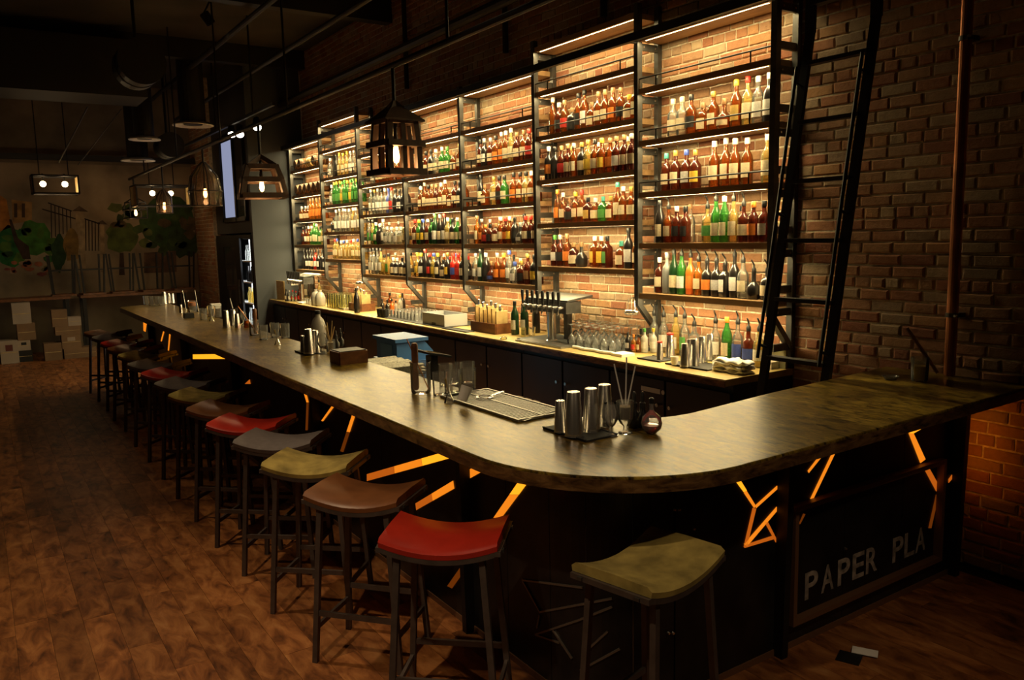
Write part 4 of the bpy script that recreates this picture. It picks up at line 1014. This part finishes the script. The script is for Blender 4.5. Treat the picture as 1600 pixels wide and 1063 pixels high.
for dx, dy, hh in ((-.035, .03, .30), (.0, -.01, .33), (.03, -.03, .29)):
    rod('straw', p+Vector((dx*.2, dy*.2, .12)), p+Vector((dx, dy, hh)), .003, 'paper', 'thin pale straw standing in the goblet', 'straw', 'straws in the goblet')
for (x, y, w_) in ((991, 668, 'left'), (1004, 668, 'right')):
    o = lt('dropper_bottle', 'dark glass dropper bottle between the goblet and the round flask', 'bottle', [(.0005, 0), (.028, 0), (.030, .005), (.030, .05), (.014, .075), (.012, .09), (.0005, .09)], 'liq_k', P(x, y), 'dark dropper bottles', parts=(('dropper_cap', [(.013, .088), (.013, .11), (.008, .115), (.009, .15), (.004, .16)], 'black'),))
lt('round_flask', 'round glass flask with red liquid on the bar corner', 'bottle', [(.0005, 0), (.02, .001), (.040, .02), (.046, .045), (.040, .072), (.018, .09), (.010, .10), (.010, .135), (.008, .135)], 'glass', P(1018, 677),
   parts=(('liquid', [(.0005, .003), (.02, .004), (.038, .021), (.0425, .038), (.0005, .0385)], 'liq_R'), ('stopper', [(.011, .13), (.012, .15), (.005, .155)], 'black')))
# --- tablet cluster
jar = lt('mixing_jar', 'wide glass jar holding a wooden muddler beside the tablet', 'jar', JAR, 'glass', P(658, 614), sc=1.0)
p = P(658, 614)
m_ = tag(M().lathe([(.010, 0), (.018, .01), (.017, .10), (.012, .13), (.019, .16), (.019, .25), (.013, .262)], n=14).local('muddler', 'walnut'), 'turned wooden muddler standing in the glass jar', 'muddler'); m_.location = p+Vector((-.02, .02, .015))
rod('bar_spoon', p+Vector((.03, -.035, .02)), p+Vector((-.05, .05, .30)), .003, 'copper', 'thin copper bar spoon leaning in the glass jar', 'spoon')
for (x, y, w_) in ((688, 618, 'front left of'), (710, 614, 'front middle of'), (733, 611, 'front right of'), (697, 603, 'back left of'), (713, 601, 'back middle of'), (732, 599, 'back right of')):
    lt('square_glass', 'faceted mixing glass, %s the group of six by the drip rail' % w_, 'glass', SQG, 'glass', P(x, y), 'six mixing glasses by the drip rail', 8, 1.08)
lt('jigger', 'hourglass glass jigger before the six mixing glasses', 'jigger', JIG, 'glass', P(702, 629))
o = lt('plastic_cup', 'small white plastic cup tilted on the drip rail', 'cup', [(.0005, 0), (.024, 0), (.031, .075), (.030, .075), (.023, .004), (.0005, .004)], 'paper', P(722, 626, TZ+.03)); o.rotation_euler = (.0, .45, 0)
t = thing('tablet_stand', 'dark point of sale tablet on a stand behind the mixing jar', 'tablet', (2.5, 4.75, .86))
M().b2((2.42, 4.67, .86), (2.58, 4.83, .875)).build('foot', 'black', t)
M().b2((2.475, 4.71, .875), (2.525, 4.79, 1.16)).build('stem', 'black', t)
tm = Matrix.Rotation(.22, 3, 'Y')
M().box((2.5, 4.75, 1.175), (.17, .25, .014), tm).build('tablet_case', 'black', t)
M().box(Vector((2.5, 4.75, 1.175))+tm @ Vector((0, 0, .008)), (.155, .23, .002), tm).build('screen', 'screen', t)
# caddy and strainer beyond the glasses
t = thing('napkin_caddy', 'black bar caddy with brown napkins behind the mixing glasses', 'caddy', (2.52, 3.75, .86))
M().b2((2.42, 3.62, .86), (2.62, 3.88, .87)).b2((2.42, 3.62, .87), (2.43, 3.88, .98)).b2((2.61, 3.62, .87), (2.62, 3.88, .98)).b2((2.43, 3.62, .87), (2.61, 3.63, .98)).b2((2.43, 3.87, .87), (2.61, 3.88, .98)).build('tray', 'black', t)
for k in range(3): M().b2((2.44, 3.64+k*.08, .87), (2.60, 3.70+k*.08, 1.01)).build('napkins', 'carton', t)
t = thing('strainer', 'round steel cocktail strainer lying on the drip rail', 'strainer', P(757, 621, TZ+.016))
p = P(757, 621, TZ+.016)
M().lathe([(.045, 0), (.047, .004), (.038, .006), (.036, .001)], p, 20, close=False).build('ring', 'chrome', t)
M().beam(p+Vector((.04, 0, .003)), p+Vector((.13, .02, .012)), .018, .003).build('handle', 'chrome', t)
# --- walnut box cluster
bx = thing('napkin_box', 'walnut box of black napkins on the bar', 'box', (2.10, 5.22, TZ)); a = Vector((2.10, 5.22, TZ))
w2, d2, hh = .10, .09, .085
for s in (-1, 1):
    M().b2(a+Vector((-w2, s*d2-.006, 0)), a+Vector((w2, s*d2+.006, hh))).build('side', 'walnut', bx)
    M().b2(a+Vector((s*w2-.006, -d2+.006, 0)), a+Vector((s*w2+.006, d2-.006, hh))).build('side', 'walnut', bx)
M().b2(a+Vector((-w2+.006, -d2+.006, .002)), a+Vector((w2-.006, d2-.006, hh+.006))).build('napkins', 'black', bx)
mat_(484, 551, .15, .24, 'black rubber bar mat under the tins beside the walnut box')
for (x, y, sc, w_) in ((475, 551, .75, 'short'), (483, 553, 1.08, 'tall'), (494, 550, .95, 'medium')): tin(x, y, w_+' steel shaker tin on the mat beside the walnut box', 'shaker tins beside the walnut box', sc, zz)
lt('jug', 'large glass jug with a black cap behind the walnut box cluster', 'jug', [(.0005, 0), (.055, 0), (.06, .01), (.06, .16), (.045, .21), (.022, .235), (.020, .262), (.018, .262)], 'jug_milk', P(499, 540), parts=(('cap', [(.024, .255), (.024, .28), (.02, .284)], 'black'),))
lt('snifter', 'empty snifter glass between the tall tin and the straw cup', 'glass', SNF, 'glass', P(504, 553), sc=1.1)
lt('straw_cup', 'glass cup of short straws before the large jug', 'cup', [(.0005, .002), (.033, 0), (.036, .09), (.034, .09), (.031, .004), (.0005, .004)], 'glass', P(517, 549), parts=(('liner', [(.0005, .004), (.030, .005), (.032, .07), (.0005, .071)], 'pale_wood'),))
p = P(517, 549)
for k in range(6): rod('straw', p+Vector((random.uniform(-.012, .012), random.uniform(-.012, .012), .05)), p+Vector((random.uniform(-.05, .05), random.uniform(-.05, .05), random.uniform(.17, .24))), .003, 'pale_wood', 'short pale straw in the glass cup before the large jug', 'straw', 'straws in the glass cup')
for k, (x, y) in enumerate(((526, 546), (533, 541))): lt('dropper_bottle', 'dark dropper bottle behind the walnut napkin box', 'bottle', [(.0005, 0), (.024, 0), (.026, .05), (.012, .07), (.011, .085), (.0005, .085)], 'liq_k', P(x, y), 'dropper bottles behind the walnut box', parts=(('dropper_cap', [(.012, .083), (.011, .11), (.006, .115), (.006, .14), (.003, .145)], 'black'),))
# stacked liner mats on the underbar
p = Vector((2.56, 5.6, .86))
for k in range(7):
    q = M(); n = 14; z = .86+.004+k*.022; off = random.uniform(-.012, .012); vs = []; fs = []
    for i in range(n+1):
        y = 5.32+i*.5/n
        for x in (2.36+off, 2.74+off): vs.append((x, y, z+.006*math.sin(i*1.9+k)))
    fs = [(2*i, 2*i+1, 2*i+3, 2*i+2) for i in range(n)]
    vs += [(x, y, z_+.010) for x, y, z_ in vs]; m2 = 2*(n+1)
    fs += [tuple(m2+j for j in f) for f in fs[:n]]+[(2*i, 2*i+2, m2+2*i+2, m2+2*i) for i in range(n)]+[(2*i+1, 2*i+3, m2+2*i+3, m2+2*i+1) for i in range(n)]
    tag(q.add(vs, fs).build('bar_liner', simple('liner%d' % k, (.36, .35, .27), .6, noise=.6, nscale=60), None, (2.55, 5.57, z)), 'wavy pale bar liner in the stack beside the blue bin', 'mat', 'stacked bar liners')
for k in range(2): tag(M().b2((2.40, 4.95, .861+k*.012), (2.70, 5.25, .872+k*.012)).build('folded_cloth', simple('pink_cloth%d' % k, (.55, .42, .38), .9), None, (2.55, 5.1, .861+k*.012)), 'folded pinkish cloth on the underbar deck beside the liners', 'cloth', 'folded cloths on the underbar')
# --- clusters further along
def sq_group(pts, lab, group, sc=1.08):
    for (x, y, w_) in pts: lt('square_glass', 'faceted mixing glass, %s' % (w_+' '+lab), 'glass', SQG, 'glass', P(x, y), group, 8, sc)
sq_group(((412, 531, 'left of'), (430, 527, 'middle of'), (446, 528, 'right of')), 'three before the copper-spoon jar', 'three mixing glasses along the bar')
lt('jigger', 'hourglass glass jigger before the row of three mixing glasses', 'jigger', JIG, 'glass', P(434, 539))
lt('mixing_jar', 'tall glass jar with a wooden muddler and a long spoon', 'jar', JAR, 'glass', P(398, 524), sc=.8)
p = P(398, 524); m_ = tag(M().lathe([(.010, 0), (.018, .01), (.017, .14), (.019, .16), (.019, .22), (.013, .23)], n=12).local('muddler', 'walnut'), 'wooden muddler in the jar beside the three mixing glasses', 'muddler'); m_.location = p+Vector((.01, 0, .012))
rod('bar_spoon', p+Vector((.02, -.02, .02)), p+Vector((-.12, .05, .27)), .004, 'copper', 'copper bar spoon leaning out of the tall jar', 'spoon')
for (x, y, sc, w_) in ((354, 512, 1., 'front'), (365, 509, .95, 'middle'), (371, 512, .8, 'short')): tin(x, y, w_+' steel tin of the group beside the tall jar', 'shaker tins beside the tall jar', sc)
lt('straw_cup', 'dark glass cup with a bent straw behind the middle tins', 'cup', [(.0005, .002), (.034, 0), (.04, .11), (.038, .11), (.032, .004), (.0005, .004)], 'glass_smoke', P(367, 497))
p = P(367, 497); rod('straw', p+Vector((0, 0, .01)), p+Vector((-.03, .03, .22)), .005, 'paper', 'bent white straw in the dark glass cup', 'straw')
lt('snifter', 'snifter glass beside the middle group of tins', 'glass', SNF, 'glass', P(380, 507))
lt('squat_jar', 'squat amber jar between the tins and the tall jar', 'jar', [(.0005, 0), (.03, 0), (.034, .05), (.026, .07), (.0005, .071)], 'liq_a', P(386, 512))
sq_group(((318, 500, 'left of'), (330, 495, 'back of'), (341, 496, 'right of')), 'three beside the black box', 'mixing glasses beside the black box')
lt('jigger', 'hourglass glass jigger beside the small black box', 'jigger', JIG, 'glass', P(331, 502))
t = tag(M().b2((-.05, -.05, 0), (.05, .05, .05)).local('black_box', 'black'), 'small black napkin box on the bar', 'box'); t.location = P(295, 497)
M().b2((-.044, -.044, .05), (.044, .044, .056)).local('napkins', 'rubber', t)
lt('garnish_jar', 'glass jar of orange garnish behind the small black box', 'jar', JAR, 'glass', P(301, 489), sc=.85, parts=(('garnish', [(.0005, .1), (.05, .1), (.05, .155), (.0005, .16)], 'lab_o'),))
for k, (x, y) in enumerate(((291, 486), (310, 486))):
    p = P(x, y); rod('bar_spoon', p+Vector((0, 0, .0)), p+Vector((-.02, .03, .26)), .005, 'chrome', 'steel bar spoon standing beside the orange garnish jar', 'spoon', 'bar spoons beside the garnish jar')
tin(283, 489, 'steel tin between the garnish jar and the square glasses', 'far tins', .6)
sq_group(((229, 477, 'first of'), (237, 478, 'second of'), (245, 478, 'third of'), (252, 478, 'fourth of')), 'four at the far end of the bar', 'mixing glasses at the far end')
for (x, y, sc, w_) in ((257, 475, 1., 'tall'), (264, 474, .8, 'short'), (270, 474, .8, 'plain')): tin(x, y, w_+' brass-lit tin at the far end of the bar', 'tins at the far end', sc)
tag(M().b2((-.06, -.05, 0), (.06, .05, .06)).local('paper_box', 'paper'), 'small white paper box behind the far mixing glasses', 'box').location = P(337, 482)
# --- wall end of the bar
lt('candle_glass', 'glass of pale yellow wax at the wall end of the bar', 'candle', [(.0005, .002), (.04, 0), (.044, .01), (.048, .13), (.046, .13), (.041, .012), (.0005, .012)], 'glass', (4.30, 2.40, TZ), parts=(('wax', [(.0005, .012), (.040, .013), (.0435, .085), (.0005, .086)], simple('wax', (.75, .50, .17), .6)),))
rod('muddler_stick', (4.56, 2.44, TZ+.008), (4.50, 2.60, TZ+.26), .011, 'walnut', 'brown wooden stick leaning at the wall end of the bar', 'stick')
lt('small_dish', 'small clear glass dish beside the wax glass', 'dish', [(.0005, .004), (.03, 0), (.045, .02), (.043, .02), (.028, .006), (.0005, .008)], 'glass', (4.22, 2.52, TZ))
# card on the floor
t = thing('flyer', 'folded black and white paper card on the floor by the bar', 'paper', P(1335, 1025, 0)); p = P(1335, 1025, 0)
M().box(p+Vector((-.04, 0, .004)), (.10, .10, .003), Matrix.Rotation(.4, 3, 'Z')).build('dark_half', 'black', t)
M().box(p+Vector((.05, -.02, .012)), (.05, .11, .003), Matrix.Rotation(.5, 3, 'Z') @ Matrix.Rotation(-.15, 3, 'Y')).build('pale_half', 'paper', t)
# ------------------------------------------------------------------ on the back bar
def Q(x, y, dx=0):
    p = onZ(x, y, BZ); p.x = min(max(p.x, BX+.05), 4.53); return p
# draft tower with eight taps
def tower(Yc, sc, lab, taps=8):
    t = thing('draft_tower', lab, 'beer tap', (4.22, Yc, BZ))
    L = .62*sc
    M().lathe([(.055, 0), (.055, .012), (.042, .02), (.042, .27)], (4.22, Yc, BZ), 18).build('column', 'chrome', t)
    M().b2((4.15, Yc-L/2, BZ+.27), (4.31, Yc+L/2, BZ+.37)).build('manifold', 'steel', t)
    M().prism([(4.16, Yc-L/2-.004, BZ+.37), (4.44, Yc-L/2-.004, BZ+.40), (4.44, Yc-L/2-.004, BZ+.42), (4.16, Yc-L/2-.004, BZ+.385)], (0, L+.008, 0)).build('cover', 'steel', t)
    M().b2((4.38, Yc-.03, BZ), (4.43, Yc+.03, BZ+.40)).build('rear_support', 'steel', t)
    for k in range(taps):
        y = Yc-L/2+L*(k+.5)/taps
        f_ = M().cyl((4.15, y, BZ+.32), (4.09, y, BZ+.32), .014, .014, 10).cyl((4.10, y, BZ+.33), (4.085, y, BZ+.26), .011, .008, 8).build('faucet', 'chrome', t)
        M().lathe([(.008, 0), (.010, .02), (.016, .10), (.013, .125)], (4.10, y, BZ+.335), 10).build('tap_handle', 'black', f_)
tower(5.72, 1.0, 'steel draft tower with eight black tap handles beside the wine glasses')
tower(12.3, 1.0, 'steel draft tower with black tap handles near the grey column')
t = thing('drip_tray', 'thin steel drip tray under the draft taps', 'tray', (4.08, 5.62, BZ))
M().b2((3.99, 5.28, BZ), (4.16, 5.96, BZ+.014)).build('tray', 'stainless', t)
M().b2((4.0, 5.29, BZ+.014), (4.15, 5.95, BZ+.018)).build('grid', 'steel', t)
# wine glasses upside down on a grey mat
t = thing('glass_mat', 'grey rubber mat under the wine glasses', 'mat', (4.35, 5.15, BZ))
M().b2((4.10, 4.72, BZ), (4.56, 6.1, BZ+.006)).build('sheet', simple('mat_grey', (.06, .07, .07), .8), t)
q = [(4.08, 4.70), (4.08, 5.2), (4.12, 5.24), (4.09, 5.5)]
tag(M().tube([(4.085+.012*math.sin(k*1.3), 4.70+k*.045, BZ+.014) for k in range(13)], .013, 8).build('rolled_towel', 'cloth', None, (4.085, 4.95, BZ)), 'rolled white towel along the front of the wine glass mat', 'towel')
for i in range(4):
    for j in range(8):
        if j > 5 and i < 2: continue
        o = lt('wine_glass', 'upturned wine glass in the rows on the grey mat', 'glass', WINE, 'glass', (4.17+i*.105, 4.84+j*.105+.05*(i % 2), BZ+.006), 'wine glasses on the grey mat', 14, 1.0) if (i == 0 and j == 0) else link_mesh('wine_glass', bpy.data.objects['wine_glass'].data, None, (4.17+i*.105, 4.84+j*.105+.05*(i % 2), BZ+.006))
        tag(o, 'upturned wine glass in the rows on the grey mat', 'glass', 'wine glasses on the grey mat')
# rocks glasses on a dark mat
t = thing('glass_mat', 'dark rubber mat under the rocks glasses and the grey tub', 'mat', (4.3, 8.1, BZ))
M().b2((4.0, 7.35, BZ), (4.56, 9.0, BZ+.006)).build('sheet', 'rubber', t)
ro = None
for i in range(5):
    for j in range(14):
        if j < 5 and i < 3: continue
        loc = (4.12+i*.09, 7.72+j*.088, BZ+.006)
        o = link_mesh('rocks_glass', ro.data, None, loc) if ro else lt('rocks_glass', 'x', 'glass', ROCK, 'glass', loc, None, 12)
        ro = ro or o
        tag(o, 'upturned rocks glass in the rows on the dark mat', 'glass', 'rocks glasses on the dark mat')
t = thing('grey_tub', 'grey plastic tub with a notch on the dark mat', 'bin', (4.2, 7.63, BZ+.006))
M().b2((4.05, 7.38, BZ+.006), (4.33, 7.88, BZ+.015)).b2((4.05, 7.38, BZ+.015), (4.06, 7.88, BZ+.13)).b2((4.32, 7.38, BZ+.015), (4.33, 7.88, BZ+.13)).b2((4.06, 7.38, BZ+.015), (4.32, 7.39, BZ+.13)).b2((4.06, 7.87, BZ+.015), (4.32, 7.88, BZ+.13)).build('tub', 'plastic_grey', t)
M().b2((4.046, 7.58, BZ+.01), (4.051, 7.66, BZ+.035)).build('notch', 'black', t)
mat_(715, 516, .10, .5, 'thin black mat before the grey tub', BZ, .006)
# crate with paddles, wine bottles
def crate(Yc, L, lab, cards, cmat, X=4.22):
    t = thing('crate', lab, 'crate', (X, Yc, BZ))
    for s in (-1, 1): M().b2((X+s*.10-.006, Yc-L/2, BZ), (X+s*.10+.006, Yc+L/2, BZ+.10)).build('side', 'walnut', t)
    for s in (-1, 1): M().b2((X-.094, Yc+s*L/2-.006, BZ), (X+.094, Yc+s*L/2+.006, BZ+.10)).build('end', 'walnut', t)
    M().b2((X-.094, Yc-L/2+.006, BZ), (X+.094, Yc+L/2-.006, BZ+.01)).build('bottom', 'walnut', t)
    for k in range(cards):
        y = Yc-L/2+L*(k+.5)/cards
        tag(M().b2((X-.07, y-.010, BZ+.011), (X+.06, y+.010, BZ+.22+.02*(k % 3))).build('menu_board', cmat, None, (X, y, BZ+.011)), 'pale wooden menu board standing in the '+lab.split(' ')[0]+' crate', 'menu', 'menu boards in the %s crate' % lab.split(' ')[0])
        tag(M().lathe([(.012, .0), (.016, .02), (.013, .05), (.003, .055)], (0, 0, 0), 8).local('decanter_stopper', 'chrome'), 'steel bottle stopper on a menu board in the '+lab.split(' ')[0]+' crate', 'stopper', 'stoppers in the %s crate' % lab.split(' ')[0]).location = (X-.02, y, BZ+.22+.02*(k % 3))
crate(6.72, .46, 'dark crate of pale menu boards beside the wine bottles', 6, 'pale_wood')
crate(9.95, .40, 'low crate of yellow menu boards beside the bitters bottles', 4, 'pale_wood')
for k, (x, y) in enumerate(((805, 523), (820, 523), (838, 520))):
    bottle('VGwk' if k < 2 else 'Vk_k', Q(x, y), 'beside the draft tower', 'wine bottles beside the draft tower', 1.05)
for k, (x, y) in enumerate(((817, 526), (831, 525))):
    o = lt('rocks_glass', 'tumbler %s the wine bottles and the drip tray' % ('with amber drink between' if k == 0 else 'standing empty between'), 'glass', [(r_, .085-z) for r_, z in ROCK], 'glass' if k else 'glass_yellow', Q(x, y), 'tumblers by the wine bottles', 12)
tag(M().lathe([(.0005, 0), (.03, 0), (.034, .012), (.02, .026), (.0005, .03)], n=10).local('lemon_twist', 'glass_yellow'), 'pale lemon twist lying before the dark crate', 'garnish').location = Q(782, 531)
WHERE = {}
def small_bottles(lst, where, group):
    for (x, y, tok, sc) in lst: bottle(tok, Q(x, y), where, group, sc, random.uniform(-.3, .3))
small_bottles(((981, 549, 'Wkwk', .55), (990, 551, 'Woro', .55), (998, 551, 'Waek', .55), (1007, 551, 'Wpwl', .70), (1021, 551, 'Wpwy', .70)), 'back counter beside the wine glasses', 'bitters bottles beside the wine glasses')
small_bottles(((598, 490, 'Wkwk', .7), (606, 492, 'Wkkk', .7), (613, 491, 'WOok', .7), (619, 490, 'Wpwk', .6), (626, 489, 'Wpwy', .8), (610, 487, 'Waek', .9), (632, 487, 'Wk_k', .9)), 'back counter beside the rocks glasses', 'bitters bottles beside the rocks glasses')
bottle('Vkkk', (4.03, 9.66, BZ), 'back counter beside the low crate', 'dark bottle by the crate')
small_bottles(((448, 471, 'Wkek', .7), (453, 471, 'Wcws', .65), (458, 471, 'Wcrr', .65), (463, 471, 'Wcrr', .6), (468, 471, 'Wrrk', .7)), 'back counter beside the grey column', 'small bottles beside the grey column')
small_bottles(((480, 466, 'Tcwp', 1.), (490, 468, 'Tcrp', 1.), (500, 470, 'Tyep', 1.)), 'back counter beside the far draft tower', 'pourer bottles by the far tower')
# well bottles with pourers at the right end
well = ((1022, 532, 'Tcwp'), (1037, 533, 'Tcwp'), (1056, 540, 'Vywp'), (1070, 542, 'Tclp'), (1085, 538, 'Qcbp'), (1118, 549, 'Tcwp'), (1136, 553, 'Vgeo'), (1153, 555, 'Tcbp'), (1170, 560, 'Wrbp'), (1187, 560, 'Wywp'))
for (x, y, tok) in well:
    p = onZ(x, y, BZ); p.x = 4.47; d_ = ray(x, 500); p.y = d_.y/d_.x*p.x
    bottle(tok, p, 'back counter behind the shaker tins', 'well bottles behind the shaker tins', 1.02, random.uniform(-.3, .3))
# napkins, mats, tins, towels
def stack(x, y, wx, wy, hh, lab, n=3, mt='paper'):
    p = Q(x, y); t = thing('napkin_stack', lab, 'napkins', p)
    for k in range(n): M().box(p+Vector((0, 0, hh/n*(k+.5))), (wx, wy, hh/n*.94), Matrix.Rotation(random.uniform(-.03, .03), 3, 'Z')).build('napkin_pack', mt, t)
stack(973, 556, .13, .13, .022, 'flat white napkin stack before the bitters bottles', 2)
stack(1220, 571, .14, .14, .05, 'thick white napkin stack behind the ladder')
stack(478, 474, .2, .25, .02, 'loose white papers near the grey column', 2)
stack(538, 483, .1, .22, .02, 'flat white napkin pack before the tall glasses', 2)
t = tag(M().b2((-.01, -.09, 0), (.01, .09, .13)).local('sign_board', simple('olive_card', (.28, .26, .14), .8)), 'olive card propped on the wall behind the thick napkins', 'card'); t.location = (4.55, 3.56, BZ)
tag(M().b2((-.008, -.19, 0), (.008, .19, .30)).local('cutting_board', 'pale_wood'), 'pale cutting board leaning beside the grey column', 'cutting board').location = (4.05, 12.80, BZ)
mat_(1025, 562, .16, .24, 'small black bar mat under the red capped tins', BZ)
mat_(1088, 572, .22, .40, 'large black bar mat under the stacked tins on the back counter', BZ)
for (x, y, sc, w_) in ((1031, 562, .75, 'short'), (1047, 558, 1.0, 'tall')):
    o = tin(x, y, w_+' steel tin with a red cap on the small back mat', 'red capped tins', sc, BZ+.008)
    M().lathe([(.0245, .166), (.026, .168), (.026, .182), (.022, .184)], n=16).local('red_cap', 'cap_r', o)
for (x, y, sc) in ((1070, 573, .95), (1084, 571, 1.1), (1097, 566, 1.1), (1110, 562, 1.12), (1078, 565, .95)): tin(x, y, 'steel tin in the cluster on the large back mat', 'tins on the large back mat', sc, BZ+.008)
o = lt('plastic_cup', 'white plastic jigger cup beside the tin cluster', 'cup', [(.0005, 0), (.02, 0), (.03, .06), (.029, .06), (.019, .004), (.0005, .004)], 'paper', Q(1054, 572)+Vector((0, 0, .008)))
p = Q(1146, 582); t = thing('towel_pile', 'crumpled pile of white bar towels before the ladder', 'towel', p)
for k in range(5):
    q = M(); q.sm = True; a = random.uniform(-.4, .4); pts = []
    n = 12; vs = []; fs = []
    for i in range(n+1):
        u = -.13+.26*i/n
        for j in range(5):
            v = -.06+.03*j
            z = .018+k*.016+.010*math.sin(i*1.3+k*2+j)+.006*math.cos(j*2.1+i*.7)
            vs.append(p+Vector((v*math.cos(a)-u*math.sin(a)*.4+.01*math.sin(i), u*math.cos(a)+v*math.sin(a), max(.009, z))))
    for i in range(n):
        for j in range(4): fs.append((i*5+j, i*5+j+1, (i+1)*5+j+1, (i+1)*5+j))
    o = q.add(vs, fs).build('towel', 'cloth', t)
    sd = o.modifiers.new('thickness', 'SOLIDIFY'); sd.thickness = .014
# tall glasses, jugs
hi = None
for i in range(3):
    for j in range(7):
        loc = (4.10+i*.10, 9.98+.28+j*.09, BZ); o = link_mesh('highball_glass', hi.data, None, loc) if hi else lt('highball_glass', 'x', 'glass', HIGH, 'glass_yellow', loc, None, 10, 1.)
        hi = hi or o; o.scale = (1.15, 1.15, 1.35)
        tag(o, 'tall yellow tinted highball glass upturned between the jugs and the low crate', 'glass', 'highball glasses on the back counter')
for k, (x, y) in enumerate(((509, 480), (519, 481))): lt('jug', 'frosted white glass jug beside the highball glasses', 'jug', [(.0005, 0), (.07, 0), (.075, .02), (.075, .12), (.05, .18), (.026, .20), (.026, .23), (.023, .23)], 'jug_milk', (4.08+.1*k*0, 11.28-k*.17, BZ), 'frosted jugs')
for k in range(8): lt('small_glass', 'small clear glass in the cluster before the far draft tower', 'glass', ROCK, 'glass', (4.05+.09*(k % 3), 11.45+.09*(k//3), BZ), 'small glasses before the far tower', 10, .95)
# black cups next to the rocks glasses
for k in range(3): lt('black_cup', 'black bar cup stacked beside the bitters bottles', 'cup', [(.0005, 0), (.03, 0), (.036, .09), (.034, .09), (.028, .004), (.0005, .004)], 'black', (4.04+.0*k, 8.82+.085*k, BZ+.006), 'black bar cups')
t = tag(M().lathe([(.0005, 0), (.06, 0), (.08, .05), (.075, .05), (.055, .006), (.0005, .006)], n=16).local('wooden_bowl', 'walnut'), 'wooden bowl behind the rocks glasses', 'bowl'); t.location = (4.5, 9.1, BZ)
# thermostat on the grey column
t = thing('wall_switch', 'small white thermostat on the grey column', 'switch', onY(461, 441, CY))
p = onY(461, 441, CY); M().b2((p.x-.07, CY-.02, p.z-.05), (p.x+.07, CY, p.z+.05)).build('cover', 'white', t)
M().b2((p.x-.03, CY-.023, p.z-.02), (p.x+.03, CY-.02, p.z+.02)).build('display', 'black', t)
# hanging strainers on the uprights
for k, (b_, z) in enumerate(((6, 1.33), (2, 1.36))):
    t = thing('hanging_tools', 'steel measuring cups hanging from the shelving upright %s the ladder' % ('nearest' if k == 0 else 'far from'), 'utensil', (XS-.035, PY[b_]+.02, z))
    p = Vector((XS-.045, PY[b_]+.02, z))
    M().cyl(p+Vector((0, 0, .10)), p+Vector((.022, 0, .10)), .006, .006, 6).build('hook', 'chrome', t)
    for j in range(3):
        a = p+Vector((-.012*j, .02*(j-1), .10)); M().cyl(a, a+Vector((0, .01*(j-1), -.09)), .004, .004, 6).build('handle', 'chrome', t)
        M().sphere(a+Vector((0, .01*(j-1), -.115)), .03, 12, 8, .8).build('cup', 'chrome', t)
